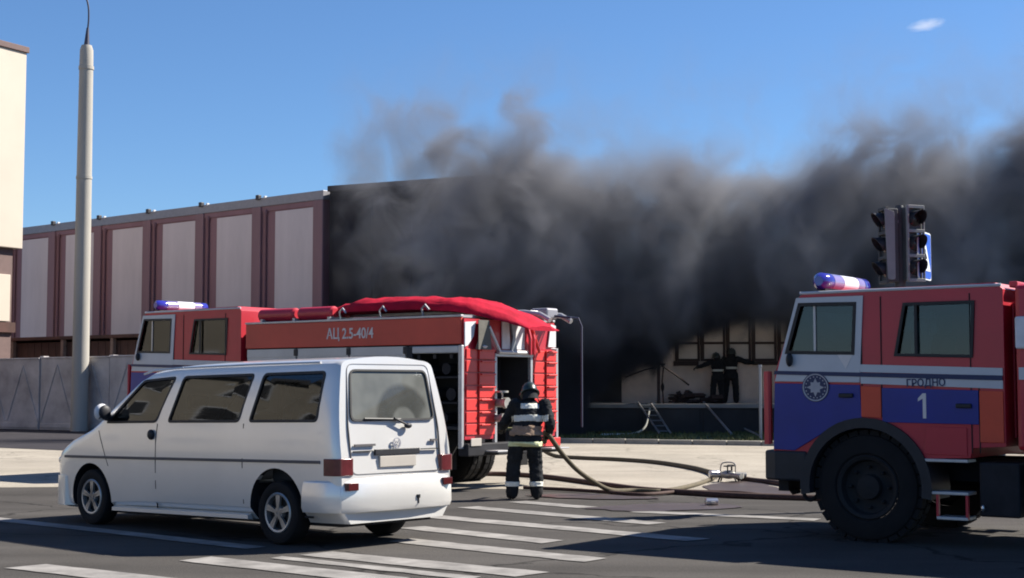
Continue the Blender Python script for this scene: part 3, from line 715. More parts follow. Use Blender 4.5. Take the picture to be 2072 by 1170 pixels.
# rear glass with dust and a wiped arc
def rear_x(y, z): 
    return -.9525 + .15 * max(0, z - .9)
def dusty():
    m = glass('dusty_rear_glass', (.22, .24, .25), .62, (.24, .25, .235)); nt = m.node_tree; N = nt.nodes; L = nt.links
    mx = [n for n in N if n.type == 'MIX_SHADER' and n.inputs[2].links and n.inputs[2].links[0].from_node.type == 'BSDF_DIFFUSE'][0]
    src = mx.inputs[0].links[0].from_socket
    tc = N.new('ShaderNodeTexCoord'); sp = N.new('ShaderNodeSeparateXYZ'); L.new(tc.outputs['Object'], sp.inputs[0])
    def mth(op, a, b):
        n = N.new('ShaderNodeMath'); n.operation = op
        for i, v in enumerate((a, b)):
            if isinstance(v, (int, float)): n.inputs[i].default_value = v
            elif v is not None: L.new(v, n.inputs[i])
        return n.outputs[0]
    dy, dz = mth('ADD', sp.outputs['Y'], .16), mth('SUBTRACT', sp.outputs['Z'], 1.22)
    r = mth('SQRT', mth('ADD', mth('MULTIPLY', dy, dy), mth('MULTIPLY', dz, dz)), None)
    def ms(v, a, b, c, d):
        n = N.new('ShaderNodeMapRange'); n.interpolation_type = 'SMOOTHSTEP'; L.new(v, n.inputs['Value'])
        for k, q in (('From Min', a), ('From Max', b), ('To Min', c), ('To Max', d)): n.inputs[k].default_value = q
        return n.outputs[0]
    ring = mth('MULTIPLY', ms(r, .14, .19, 0, 1), ms(r, .36, .44, 1, 0))
    sec = mth('MULTIPLY', ms(mth('ADD', dy, mth('MULTIPLY', dz, .9)), -.27, -.12, 0, 1), ms(mth('SUBTRACT', dy, mth('MULTIPLY', dz, 1.6)), .24, .34, 1, 0))
    wipe = mth('MULTIPLY', ring, sec)
    L.new(mth('MULTIPLY', src, mth('SUBTRACT', 1, mth('MULTIPLY', wipe, .55))), mx.inputs[0])
    return m
rp = round_poly(RW, .08)
b = MB(); ring = [(rear_x(*p) + .012, p[0], p[1]) for p in rp]; n = len(rp)
mid = [(rear_x(p[0] * .5, lerp(1.5, p[1], .5)) + .012, p[0] * .5, lerp(1.5, p[1], .5)) for p in rp]
b.loft([ring, mid], cap=False); b.f.append(tuple(range(n, 2 * n)))
rw = b.build('rear_window', dusty(), van, smooth=60)
ins = shrink_poly(rp, .02); sb = MB()
sb.loft([[(rear_x(*p) + .03, p[0], p[1]) for p in rp], [(rear_x(*p) - .004, p[0], p[1]) for p in rp], [(rear_x(*p) - .004, p[0], p[1]) for p in ins], [(rear_x(*p) + .03, p[0], p[1]) for p in ins]], cap=False)
sb.build('window_seal', M['seal'], rw, smooth=30)
MB().add([(3.145, .60, 1.335), (3.145, -.60, 1.335), (2.53, -.56, 1.745), (2.53, .56, 1.745)], [(0, 1, 2, 3)]).build('windscreen', M['vglass'], van)
# wiper
wp = MB(); wp.tube([(rear_x(-.16, 1.2) - .03, -.16, 1.20), (rear_x(.02, 1.26) - .028, .02, 1.275)], .012, 8)
wp.tube([(rear_x(.1, 1.27) - .02, -.08, 1.262), (rear_x(.3, 1.28) - .012, .42, 1.275)], .011, 6); wp.ell((rear_x(-.16, 1.2) - .025, -.17, 1.195), (.03, .05, .03))
wp.build('rear_wiper', M['plastic'], van, smooth=40)
# seams, mouldings
def side_strip(pts, h, proud, name, m, both=True, parent=None):
    for s in ((1, -1) if both else (1,)):
        b = MB(); rings = []
        for x, z in pts:
            y = vy(x, z)
            rings.append([Vector((x, s * (y - .01), z - h / 2)), Vector((x, s * (y + proud), z - h / 2)), Vector((x, s * (y + proud), z + h / 2)), Vector((x, s * (y - .01), z + h / 2))])
        b.loft(rings); b.build(name, m, parent or van)
side_strip([(-.70 + i * .1, .850) for i in range(0, 48)], .030, .010, 'side_molding', M['molding'])
for pts in ([(2.085, .30), (2.075, .55), (2.07, .83), (2.07, 1.05), (2.06, 1.235)], [(.53, .40), (.53, .83), (.53, 1.235)], [(3.0, .75), (3.06, .86), (3.16, 1.05), (3.22, 1.16)]):
    for s in (1, -1):
        b = MB(); b.loft([[Vector((x - .006, s * (vy(x, z) - .01), z)), Vector((x - .006, s * (vy(x, z) + .0015), z)), Vector((x + .006, s * (vy(x, z) + .0015), z)), Vector((x + .006, s * (vy(x, z) - .01), z))] for x, z in pts]); b.build('door_gap', M['gap'], van)
side_strip([(-.55, .30), (-.42, .30)], .02, .0, 'jack_mark', M['gap'])
b = MB()
for s in (1, -1):
    b.loft([[Vector((x, s * (vy(x, .3) - .05), .235)), Vector((x, s * (vy(x, .3) + .022), .245)), Vector((x, s * (vy(x, .3) + .022), .285)), Vector((x, s * (vy(x, .3) - .02), .30))] for x in (.46, 1, 1.7, 2.4, 2.94)])
b.build('sill', M['white'], van, smooth=40)
for s in (1, -1):
    d = MB().ell((2.15, s * (vy(2.15, 1.10) + .012), 1.115), (.06, .03, .058), 14, 8); d.build('door_handle', M['plastic'], van, smooth=50)
    mr_ = MB(); mr_.ell((3.02, s * .90, 1.37), (.07, .095, .10), 16, 10); mr_.build('wing_mirror', M['whitecap'], van, smooth=50)
    MB().ell((2.955, s * .90, 1.37), (.035, .08, .085), 14, 8).build('mirror_glass', M['plastic'], van, smooth=50)
    MB().tube([(3.0, s * .78, 1.30), (3.01, s * .95, 1.33)], .04, 8).build('mirror_arm', M['plastic'], van, smooth=40)
    MB().tube([(2.45 + .02, s * .70, 1.80), (2.3, s * .69, 1.835), (1.8, s * .685, 1.852), (.5, s * .685, 1.856), (-.55, s * .68, 1.848)], .012, 6).build('roof_gutter', M['white'], van, smooth=40)
    # tail light, corner reflector, front lamp
    MB().prism(round_poly([(-.735, s * .829), (-.88, s * .826), (-.962, s * .800), (-.968, s * .615), (-.90, s * .60), (-.735, s * .70)], .03), .715, .885, 'z').build('tail_light', M['taillight'], van, .006, smooth=30)
    MB().b2(-1.02, -.945, s * .60, s * .735, .57, .645).build('bumper_reflector', M['reflectred'], van, 0.006)
    MB().ell((4.22, s * .58, .80), (.07, .13, .075), 14, 8).build('headlight', M['chrome'], van, smooth=50)
# rear bumper wrapping the corners
prof = [(-.03, .36), (.045, .345), (.065, .40), (.062, .56), (.040, .655), (-.03, .70)]
path = [(-.44, .785), (-.62, .80), (-.80, .795), (-.905, .745), (-.945, .60), (-.96, .25)]
full = path + [(x, -y) for x, y in path[::-1]]
rings = []
for i, (x, y) in enumerate(full):
    a = Vector(full[max(0, i - 1)]); c = Vector(full[min(len(full) - 1, i + 1)]); t = (c - a).normalized(); nrm = Vector((-t.y, t.x)) * -1
    if nrm.dot(Vector((x - 1.0, y))) < 0: nrm = -nrm
    rings.append([Vector((x + nrm.x * o_, y + nrm.y * o_, z)) for o_, z in prof])
MB().loft(rings).build('rear_bumper', M['white'], van, 0.008, smooth=35)
MB().lathe([(.0, 0), (.014, .0), (.014, .05), (.026, .06), (.026, .09)], 12, (-1.02, -.22, .40), 'z').build('tow_ball', M['plastic'], van, smooth=40)
# front bumper
MB().loft([[Vector((x, y, z)) for z in (.27, .45, .62)] + [Vector((x - .2, y * .8, .62)), Vector((x - .2, y * .8, .27))] for x, y in ((3.96, .785), (4.16, .75), (4.30, .67), (4.39, .45), (4.42, 0), (4.39, -.45), (4.30, -.67), (4.16, -.75), (3.96, -.785))]).build('front_bumper', M['white'], van, smooth=40)
# tailgate details
tx = lambda z, y=0: rear_x(y, z) - .003
MB().b2(-.958, -.93, -.315, .315, .905, .965).build('plate_recess', M['plastic'], van, 0.005)
MB().b2(-.962, -.93, -.255, .255, .785, .893).build('number_plate', M['plate'], van, 0.004)
MB().b2(-.9545, -.93, -.60, -.35, .945, .955).build('tailgate_crease', M['gap'], van); MB().b2(-.9545, -.93, .35, .60, .945, .955).build('tailgate_crease', M['gap'], van)
gx = [(-.63, .72), (.63, .72), (.64, 1.2), (.575, 1.83), (-.575, 1.83), (-.64, 1.2)]
gp = round_poly(gx, .08); gi = shrink_poly(gp, .006)
b = MB(); b.loft([[(rear_x(*p) + .02, p[0], p[1]) for p in gp], [(rear_x(*p) - .0015, p[0], p[1]) for p in gp], [(rear_x(*p) - .0015, p[0], p[1]) for p in gi], [(rear_x(*p) + .02, p[0], p[1]) for p in gi]], cap=False)
b.build('tailgate_gap', M['molding'], van)
em = MB(); em.lathe([(.046, 0), (.056, 0), (.056, .008), (.046, .008), (.046, 0)], 24, (rear_x(0, 1.02) - .010, 0, 1.02), 'x', cap=False)
for pts in ([(-.035, .035), (-.012, -.002), (0, .02), (.012, -.002), (.035, .035)], [(-.042, .008), (-.02, -.042), (0, -.008), (.02, -.042), (.042, .008)]):
    em.tube([(rear_x(0, 1.02) - .006, y, 1.02 + z) for y, z in pts], .0055, 5)
em.build('round_emblem', M['emblem'], van)
MB().b2(-.944, -.926, .30, .58, 1.0, 1.022).build('badge_strip', M['molding'], van); MB().b2(-.940, -.918, -.60, -.50, 1.03, 1.05).build('badge_strip', M['molding'], van)
b = MB().b2(-.80, 3.7, -.62, .62, .20, .30); b.tube([(-.5, .3, .24), (-.92, .32, .25)], .035, 10); b.tube([(0, -.7, .32), (0, .7, .32)], .05, 8); b.b2(.4, 2.9, -.7, .7, .27, .6)
b.build('underbody', M['chassis'], van)
for x, y in ((2.15, .38), (2.15, -.38), (1.05, .4), (1.05, -.35), (0.05, .4), (.05, -.4)):
    b = MB(); b.b2(x - .25, x + .22, y - .25, y + .25, .62, 1.0); b.b2(x - .32, x - .18, y - .25, y + .25, .95, 1.35); b.b2(x - .31, x - .2, y - .13, y + .13, 1.38, 1.56)
    b.build('seat', M['seat'], van, 0.04)
wm = wheel_meshes(WR, .215, 'van'); dk = MB().lathe([(.2, .02), (.2, .045), (.02, .045)], 24, axis='y').mesh('disc')
for ax in (0, 3.39):
    for s in (1, -1): add_wheel(van, (ax, s * .695, WR), wm, s, M['alloy'], dk)
body.parent = van
for o in list(van.children):                                    # slight nose-down rake of everything but the wheels
    if o.name.split('.')[0] != 'wheel':
        q = Matrix.Rotation(R(1.0), 4, 'Y'); o.matrix_basis = q @ o.matrix_basis

# ================================================================== fire engines
def truck_cab(root, T, word=True):
    """cab of a fire engine: T maps (x, z) drawn for the near truck to the truck's own frame; cab spans y 0 .. -2.45"""
    YW = -2.45
    def tp(poly): return [T(*p) for p in poly]
    out = tp([(1.05, .92), (1.03, 1.75), (.765, 2.50), (.73, 2.58), (.64, 2.63), (-1.38, 2.645), (-1.455, 2.58), (-1.455, 1.02), (-1.12, 1.0), (-1.10, .90), (-.60, .88), (.60, .86)])
    shell = MB().prism(out, 0, YW).mesh('cab')
    cuts = [MB().prism(tp([(.97, 1.02), (.96, 1.74), (.69, 2.55), (-1.38, 2.58), (-1.40, 1.02)]), -.055, YW + .055).mesh('c')]
    DW = tp([(.90, 1.965), (.105, 1.945), (.075, 2.50), (.735, 2.51)])
    RWp = tp([(-.325, 1.925), (-1.145, 1.90), (-1.175, 2.475), (-.43, 2.475)])
    for w in (DW, RWp): cuts.append(MB().prism(round_poly(w, .04), .2, YW - .2).mesh('c'))
    ws_ = tp([(1.2, 1.86), (.60, 1.86), (.60, 2.44), (1.2, 2.44)]); cuts.append(MB().prism(ws_, -.16, YW + .16).mesh('c'))
    ac = T(.01, .57); AR = T(.01 + .70, 0)[0] - ac[0]
    for y0 in (.1, YW + .55): cuts.append(MB().lathe([(AR, 0), (AR, -.65)], 48, (ac[0], y0, ac[1]), 'y').mesh('c'))
    me = boolean(shell, cuts); me.materials.clear(); me.materials.append(M['red'])
    link('cab', me, root, .018, smooth=30)
    def arcp(r, a0, a1, n=10): return [(ac[0] + r * math.cos(R(lerp(a0, a1, i / n))), ac[1] + r * math.sin(R(lerp(a0, a1, i / n)))) for i in range(n + 1)]
    # roof edge moulding, sun highlight painted on as white
    a, b_ = T(.72, 2.615), T(-1.44, 2.62)
    for y in (.0, YW): MB().tube([(a[0], y, a[1]), (b_[0], y, b_[1])], .016, 8).build('roof_gutter', M['whitetruck'], root, smooth=40)
    for s, y0, y1 in ((1, .004, .016), (-1, YW - .004, YW - .016)):
        # front door: white upper frame round the window, blue lower skin
        fr_o = tp([(1.022, 1.67), (.052, 1.655), (.0, 2.565), (.76, 2.565)]); fr_i = DW
        door = MB().ring_prism(fr_o, [DW[0], DW[1], DW[2], DW[3]], y0, y1).build('door', M['whitetruck'], root, .004)
        pane_y = (y0 - .03 * s)
        MB().prism(round_poly(DW, .04), pane_y, pane_y - .006 * s).build('window', M['tglass'], door)
        sl_ = shrink_poly(DW, .035)
        MB().ring_prism(DW, sl_, y0 + .004 * s, y1 + .004 * s).build('window_seal', M['seal'], door)
        q = T(.60, 2.2); MB().prism(tp([(.575, 1.97), (.55, 1.97), (.55, 2.50), (.575, 2.50)]), pane_y + .003 * s, pane_y + .015 * s).build('vent_bar', M['alu'], door)
        blue = tp([(1.024, 1.60 + .05), (1.045, .94), (.80, .93)]) + arcp(AR + .015, 52, 88) + tp([(.050, 1.63)])
        MB().prism(blue, y0, y1).build('lower_door_skin', M['blue'], root, .004)
        # rear crew door, blue with red strips before and after
        MB().prism(tp([(-.19, 1.245), (-1.195, 1.235), (-1.195, 1.575), (-.19, 1.60)]), y0, y1).build('crew_door_skin', M['blue'], root, .004)
        MB().prism(tp([(.040, 1.30), (-.18, 1.29), (-.18, 1.61), (.040, 1.62)]), y0, y1).build('orange_strip', M['orange'], root, .004)
        MB().prism(tp([(-1.205, 1.06), (-1.44, 1.06), (-1.44, 1.565), (-1.205, 1.572)]), y0, y1).build('orange_strip', M['orange'], root, .004)
        MB().prism(tp([(-.62, .93), (-1.07, .92), (-1.07, 1.20), (-.66, 1.21)]), y0, y0 + (y1 - y0) * .7).build('step_skin', M['red'], root, .004)
        # white bands and dark blue line
        MB().prism(tp([(.042, 1.765), (-1.44, 1.72), (-1.44, 1.795), (.046, 1.845)]), y0, y1).build('white_band', M['whitetruck'], root)
        MB().prism(tp([(.040, 1.645), (-1.44, 1.59), (-1.44, 1.675), (.042, 1.725)]), y0, y1).build('white_band', M['whitetruck'], root)
        MB().prism(tp([(1.030, 1.745), (-1.44, 1.672), (-1.44, 1.722), (1.022, 1.785)]), y1, y1 + .006 * s).build('dark_line', M['navy'], root)
        # crew window
        w = MB().prism(round_poly(RWp, .04), s * -.03 + (0 if s > 0 else YW), s * -.036 + (0 if s > 0 else YW)).build('crew_window', M['tglass'], root)
        sl_ = shrink_poly(RWp, .03); MB().ring_prism(RWp, sl_, y0, y1).build('window_seal', M['seal'], w)
        MB().prism(tp([(-.545, 1.92), (-.575, 1.92), (-.575, 2.475), (-.545, 2.475)]), y0 - .01 * s, y0 + .004 * s).build('window_post', M['seal'], w)
        for x0 in (.030, -.185, -1.20, -1.12):
            MB().prism(tp([(x0 + .006, 1.30 if x0 > -1.1 else .95), (x0 - .006, 1.30 if x0 > -1.1 else .95), (x0 - .006, 2.55 if x0 > -1.2 else 1.80), (x0 + .006, 2.55 if x0 > -1.2 else 1.80)]), y0 - .003 * s, y0 + .0015 * s).build('door_gap', M['gap'], root)
        hx, hz = T(.20, 1.52); MB().box((hx, y1 + .015 * s, hz), (.16, .03, .045)).build('door_handle', M['plastic'], root, .01)
        hx, hz = T(-1.05, 1.42); MB().box((hx, y1 + .015 * s, hz), (.16, .03, .045)).build('door_handle', M['plastic'], root, .01)
        # black mudguard hoop over the wheel
        fend = MB(); o_, i_ = arcp(AR + .02, -8, 188, 24), arcp(AR - .085, -8, 188, 24)
        yy0, yy1 = (0.035, -.5) if s > 0 else (YW - .035, YW + .5)
        fend.ring_prism(o_ + i_[::-1][:0], i_, yy0, yy1) if False else None
        n_ = len(o_); vs = [(p[0], yy0, p[1]) for p in o_] + [(p[0], yy0, p[1]) for p in i_] + [(p[0], yy1, p[1]) for p in o_] + [(p[0], yy1, p[1]) for p in i_]; fs = []
        for i in range(n_ - 1): fs += [(i, i + 1, n_ + i + 1, n_ + i), (i, 2 * n_ + i, 2 * n_ + i + 1, i + 1), (n_ + i, n_ + i + 1, 3 * n_ + i + 1, 3 * n_ + i), (2 * n_ + i, 3 * n_ + i, 3 * n_ + i + 1, 2 * n_ + i + 1)]
        fs += [(0, n_, 3 * n_, 2 * n_), (n_ - 1, 3 * n_ - 1, 4 * n_ - 1, 2 * n_ - 1)]
        fend.add(vs, fs).build('mudguard', M['plastic'], root, smooth=40)
        # wind deflector at the front corner
        MB().loft([[Vector((*[T(1.10, z)[0]][:1], s * .02 + (0 if s > 0 else YW), T(0, z)[1])), Vector((T(1.19, z)[0], s * -.06 + (0 if s > 0 else YW), T(0, z)[1])), Vector((T(1.20, z)[0], s * -.22 + (0 if s > 0 else YW), T(0, z)[1])), Vector((T(1.17, z)[0], s * -.22 + (0 if s > 0 else YW), T(0, z)[1])), Vector((T(1.16, z)[0], s * -.07 + (0 if s > 0 else YW), T(0, z)[1])), Vector((T(1.08, z)[0], s * .0 + (0 if s > 0 else YW), T(0, z)[1]))] for z in (.99, 1.4, 1.78)]).build('wind_deflector', M['red'], root, smooth=40)
        # mirror
        mx_, mz_ = T(.83, 1.90); yv = y1 + .12 * s
        MB().ell((mx_, y1 + .035 * s, mz_), (.035, .05, .075), 12, 8).build('door_mirror', M['plastic'], root, smooth=50)
        # steps under the crew door
        for z, x0, x1 in ((.875, -.60, -1.08), (.55, -.64, -1.08), (.30, -.75, -1.07)):
            p0, p1 = T(x0, z), T(x1, z); MB().b2(p0[0], p1[0], s * .03 + (0 if s > 0 else YW), s * -.22 + (0 if s > 0 else YW), p0[1] - .022, p0[1] + .010).build('step', M['alu'], root, .006)
        st = MB()
        for x0 in (-.76, -1.06):
            p0, p1 = T(x0, .29), T(x0, .56); st.b2(p0[0] - .012, p0[0] + .012, s * .022 + (0 if s > 0 else YW), s * -.02 + (0 if s > 0 else YW), p0[1], p1[1])
        st.build('step_frame', M['red'], root)['kind'] = 'stuff'
    # windscreen, grille, bumper, lamps
    a, b_ = T(1.0, 1.86), T(.80, 2.44)
    MB().add([(a[0] - .02, -.16, a[1]), (a[0] - .02, YW + .16, a[1]), (b_[0] - .04, YW + .16, b_[1]), (b_[0] - .04, -.16, b_[1])], [(0, 1, 2, 3)]).build('windscreen', M['tglass'], root)
    p0, p1 = T(1.05, 1.05), T(1.07, 1.55)
    gr = MB()
    for k in range(5): gr.b2(p0[0] - .01, p0[0] + .025, -.35, YW + .35, lerp(p0[1], p1[1], k / 5), lerp(p0[1], p1[1], k / 5) + .06)
    gr.build('grille', M['plastic'], root)
    bz0, bz1 = T(0, .605)[1], T(0, .925)[1]
    bx0, bx1 = T(.66, 0)[0], T(1.225, 0)[0]
    bp = [(bx0, .03), (bx1 - .20, .03), (bx1 - .04, -.06), (bx1, -.25), (bx1, YW + .25), (bx1 - .04, YW + .06), (bx1 - .20, YW - .03), (bx0, YW - .03)]
    MB().prism(bp, bz0, bz1, 'z').build('front_bumper', M['plastic'], root, .025)
    for y in (-.35, YW + .35): MB().ell((bx1 - .01, y, (bz0 + bz1) / 2), (.04, .14, .10), 14, 8).build('headlight', M['chrome'], root, smooth=50)
    th = MB()
    hk = T(1.02, .53)
    th.tube([(hk[0] + .06, -.45, bz0 + .1), (hk[0] + .06, -.45, bz0 - .10), (hk[0] + .02, -.45, bz0 - .15), (hk[0] - .05, -.45, bz0 - .13)], .035, 8)
    th.b2(hk[0] - .02, hk[0] + .10, -.25, -.55, bz0 - .13, bz0 + .01)
    th.build('tow_hook', M['chassis'], root)
    pth = [(T(.84, 0)[0], -.25, bz0 + .05), (T(.80, 0)[0], -.2, bz0 - .14), (T(.72, 0)[0], -.2, bz0 - .21), (T(.62, 0)[0], -.22, bz0 - .12), (T(.58, 0)[0], -.25, bz0 + .05)]
    MB().tube(spline(pth, 5), .022, 8).build('brake_hose', M['chassis'], root, smooth=40)
    # interior
    it = T(.55, 1.05); 
    for (x, y) in ((.12, -.55), (.12, -1.9), (-.98, -.6), (-.98, -1.25), (-.98, -1.9)):
        a, c = T(x, 1.35), T(x - .24, 1.42); sb_ = MB(); sb_.b2(a[0] - .22, a[0] + .25, y - .24, y + .24, a[1], a[1] + .16); sb_.box((c[0], y, c[1] + .42), (.13, .46, .75), Matrix.Rotation(R(-10), 3, 'Y')); sb_.box((c[0] - .06, y, c[1] + .90), (.10, .26, .22))
        sb_.build('seat', M['seat'], root, .03)
    c = T(.62, 1.98); q = Matrix.Rotation(R(-62), 3, 'Y'); sw = MB(); ring = [Vector(c[0:1] + (-.55, c[1])) + q @ Vector((.21 * math.cos(t), .21 * math.sin(t), 0)) for t in [2 * math.pi * k / 20 for k in range(20)]]
    sw.tube(ring + [ring[0]], .016, 6); sw.tube([Vector((c[0], -.55, c[1])), Vector((T(.8, 0)[0], -.55, T(0, 1.6)[1]))], .03, 6); sw.build('steering_wheel', M['seat'], root)
    a, b_ = T(.96, 1.55), T(.72, 1.9); MB().b2(b_[0], a[0], -.07, YW + .07, T(0, 1.1)[1], T(0, 1.88)[1]).build('dashboard', M['interior'], root, .03)
    # beacon bar across the roof
    lx, lz = T(.54, 2.64); lx -= .02
    lb = MB(); lb.b2(lx - .05, lx + .05, -.10, -1.22, lz + .005, lz + .05)
    bar = lb.build('beacon_bar', M['plastic'], root)
    for y0, y1, mm in ((-.04, -.26, 'lightbar_blue'), (-.265, -.52, 'lightbar_clear'), (-.525, -.92, 'lightbar_white'), (-.925, -1.10, 'lightbar_clear'), (-1.105, -1.28, 'lightbar_blue')):
        e = MB(); r0 = .092
        e.lathe([(r0 * .55, y0), (r0, y0 - .05 * (1 if mm == 'lightbar_blue' and y0 > -.2 else .1)), (r0, y1 + .05 * (1 if y1 < -1.2 else .1)), (r0 * .55, y1)], 20, (lx, 0, lz + .105), 'y').build('beacon_lens', M[mm], bar, smooth=45)
    return ac, AR, YW

# ---------------- near truck on the right
T2D = 36
t2o = px_ground(1755, 1098)
t2 = tag(empty('fire_engine', t2o, R(180 - T2D)), 'red fire engine with blue doors and white bands cut by the right picture edge', 'fire engine', 'fire engines at the fire')
ID = lambda x, z: (x, z)
ac, AR, YW = truck_cab(t2, ID)
# writing and emblem
rx = (R(90), 0, R(180))
text('ГРОДНО', .105, M['navy'], t2, 'lettering', (-.66, .020, 1.648), (R(90), R(-1.2), R(180)), .92, .002, .002)
MB().prism([(-.625, 1.545), (-.660, 1.545), (-.660, 1.29), (-.625, 1.29), (-.625, 1.492), (-.575, 1.462), (-.575, 1.492)], .0165, .0195).build('number_one', M['letters'], t2)
eb = MB(); eb.lathe([(.155, .017), (.155, .022), (.0, .023)], 32, (.545, 0, 1.605), 'y'); ebo = eb.build('round_emblem', M['navy'], t2, smooth=20)
e2 = MB(); e2.lathe([(.140, .0225), (.146, .026), (.138, .026), (.132, .0225), (.140, .0225)], 32, (.545, 0, 1.605), 'y', cap=False).build('emblem_ring', M['emblem'], ebo)
stp = []
for k in range(16):
    a = 2 * math.pi * k / 16 + math.pi / 2; r_ = .10 if k % 2 == 0 else .055
    if k % 4 == 2: r_ = .078
    stp.append((.545 + r_ * math.cos(a), 1.605 + r_ * math.sin(a)))
MB().prism(stp, .0235, .028).build('emblem_star', M['emblem'], ebo)
lt = MB()
for k in range(18):
    a = 2 * math.pi * k / 18; lt.box((.545 + .112 * math.cos(a), .0250, 1.605 + .112 * math.sin(a)), (.012, .003, .014), Matrix.Rotation(-a, 3, 'Y'))
lt.build('emblem_marks', M['emblem'], ebo)['kind'] = 'stuff'
MB().prism([(.30, 1.955), (.125, 1.945), (.20, 1.80)], .0165, .0185).build('white_sticker', M['letters'], t2)
# sunlit gear seen inside the crew window
MB().b2(-.46, -.62, -.32, -.42, 2.33, 2.39).build('roof_handle', M['whitecap'], t2, .015)
MB().tube([(-.43, -.3, 2.36), (-.40, -.3, 2.18)], .012, 6).build('grab_rail', M['whitecap'], t2)
MB().tube([(-.56, -.35, 2.36), (-.56, -.35, 2.15)], .012, 6).build('grab_rail', M['whitecap'], t2)
tm2 = wheel_meshes(.565, .34, 'truck')
for x in (.01, -3.75):
    for s, y in ((1, -.20), (-1, YW + .20)): add_wheel(t2, (x, y, .565), tm2, s, M['rimdark'])
b = MB(); b.b2(.9, -5.2, -.75, -.95, .62, .86); b.b2(.9, -5.2, -1.5, -1.7, .62, .86); b.tube([(0, -.2, .56), (0, YW + .2, .56)], .09, 8); b.tube([(-3.75, -.2, .56), (-3.75, YW + .2, .56)], .11, 8)
b.b2(-.3, .6, -.8, -1.7, .7, 1.05); b.build('chassis', M['chassis'], t2)
MB().b2(-1.16, -1.56, -.06, -.60, .32, .86).build('battery_box', M['chassis'], t2, .02)
b = MB().b2(-1.62, -2.95, -.10, -.65, .36, .84); b.build('fuel_tank', M['chassis'], t2, .05)
MB().ell((-1.20, -.04, .405), (.02, .02, .035), 8, 6).build('drain_tap', M['chrome'], t2); MB().ell((-1.72, -.08, .40), (.035, .03, .022), 8, 6).build('drain_tap', M['chrome'], t2)
# tank body behind the cab
MB().b2(-1.56, -5.4, 0, YW, .98, 2.62).build('tank_body', M['red'], t2, .05)
MB().b2(-1.60, -5.3, .004, .02, 1.68, 1.80).build('body_band', M['whitetruck'], t2)
for k in range(3): MB().b2(-1.70 - k * 1.2, -2.82 - k * 1.2, .004, .022, 1.0, 1.64).build('locker_shutter', M['shutter'], t2, .01)
MB().b2(-1.575, -1.95, .003, .05, 1.98, 2.30).build('white_box', M['whitecap'], t2, .03)
MB().b2(-1.47, -1.555, -.15, YW + .15, 2.60, 2.66).build('roof_flange', M['red'], t2, .01)
MB().b2(-1.457, -1.485, -.25, YW + .25, 1.1, 2.45).build('rear_panel', M['red'], t2, .01)
t2b = list(t2.children)

# ---------------- far truck behind the van
T1D = 37
t1o = px_ground(935, 996)
t1 = tag(empty('fire_engine', t1o, R(180 - T1D)), 'red tanker fire engine parked behind the white van with its rear lockers open', 'fire engine', 'fire engines at the fire')
S1 = lambda x, z: (4.98 + (x + 1.455) * 1.19, z * 1.145)
ac1, AR1, _ = truck_cab(t1, S1)
W1 = -2.5
wm1 = wheel_meshes(.50, .30, 'truck')
for x, s, y in ((ac1[0], 1, -.18), (ac1[0], -1, W1 + .18), (1.75, 1, -.20), (1.75, -1, W1 + .20), (1.75, 1, -.55), (1.75, -1, W1 + .55)):
    add_wheel(t1, (x, y, .50), wm1, s, M['rimdark'])
b = MB(); b.b2(7.6, .3, -.78, -.95, .62, .9); b.b2(7.6, .3, -1.5, -1.7, .62, .9); b.tube([(ac1[0], -.2, .5), (ac1[0], W1 + .2, .5)], .08, 8); b.tube([(1.75, -.2, .5), (1.75, W1 + .2, .5)], .1, 8); b.b2(4.2, 3.0, -.1, -.7, .45, .95)
b.build('chassis', M['chassis'], t1)
# body: red top band, pale shutters, an open dark locker at the rear
BX0, BX1, ZB0, ZB1 = .05, 4.86, 2.28, 2.70
b = MB(); b.b2(BX0, BX1, -.06, W1 + .06, .95, ZB1 - .03); bodyb = b.mesh('body')
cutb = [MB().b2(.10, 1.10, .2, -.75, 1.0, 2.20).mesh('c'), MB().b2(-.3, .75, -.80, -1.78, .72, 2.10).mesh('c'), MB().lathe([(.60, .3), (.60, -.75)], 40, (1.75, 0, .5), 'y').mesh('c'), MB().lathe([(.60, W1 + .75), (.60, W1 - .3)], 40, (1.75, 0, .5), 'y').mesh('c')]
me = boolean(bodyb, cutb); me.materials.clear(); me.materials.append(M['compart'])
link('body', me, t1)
for y0, y1 in ((0.0, -.055), (W1, W1 + .055)):
    MB().b2(BX0 - .02, BX1, y0, y1, ZB0, ZB1).build('top_band', M['redbox'], t1, .01)
    MB().b2(BX0 - .03, BX1 + .01, y0 + (.012 if y0 == 0 else -.012), y1, ZB1 + .002, ZB1 + .035).build('top_rail', M['alu'], t1, .006)
tb = text('АЦ 2.5-40/4', .245, M['letters'], t1, 'lettering', (2.38, .004, 2.485), (R(90), 0, R(180)), .86, .003, .003)
for k, (x0, x1) in enumerate(((1.18, 2.38), (2.42, 3.60), (3.64, 4.82))):
    for y0, y1 in ((-.004, -.055), (W1 + .004, W1 + .055)):
        sh = MB(); 
        for q in range(9):
            z0 = 1.02 + q * .138; sh.b2(x0, x1, y0 - (.006 if y0 > -1 else -.006) * (q % 2), y1, z0, z0 + .136)
        sh.build('locker_shutter', M['shutter'], t1)
    MB().b2(x0 - .06, x0 + .04, .006, -.03, 2.14, 2.255).build('shutter_latch', M['plastic'], t1, .01)
MB().b2(.08, 1.12, .002, -.05, 2.14, 2.255).build('rolled_shutter', M['shutter'], t1, .02)
MB().b2(1.02, 1.14, .004, -.04, 1.0, 2.25).build('locker_post', M['compart'], t1)
for z in (1.35, 1.75): MB().b2(.12, 1.08, -.08, -.72, z, z + .03).build('locker_shelf', M['chassis'], t1)
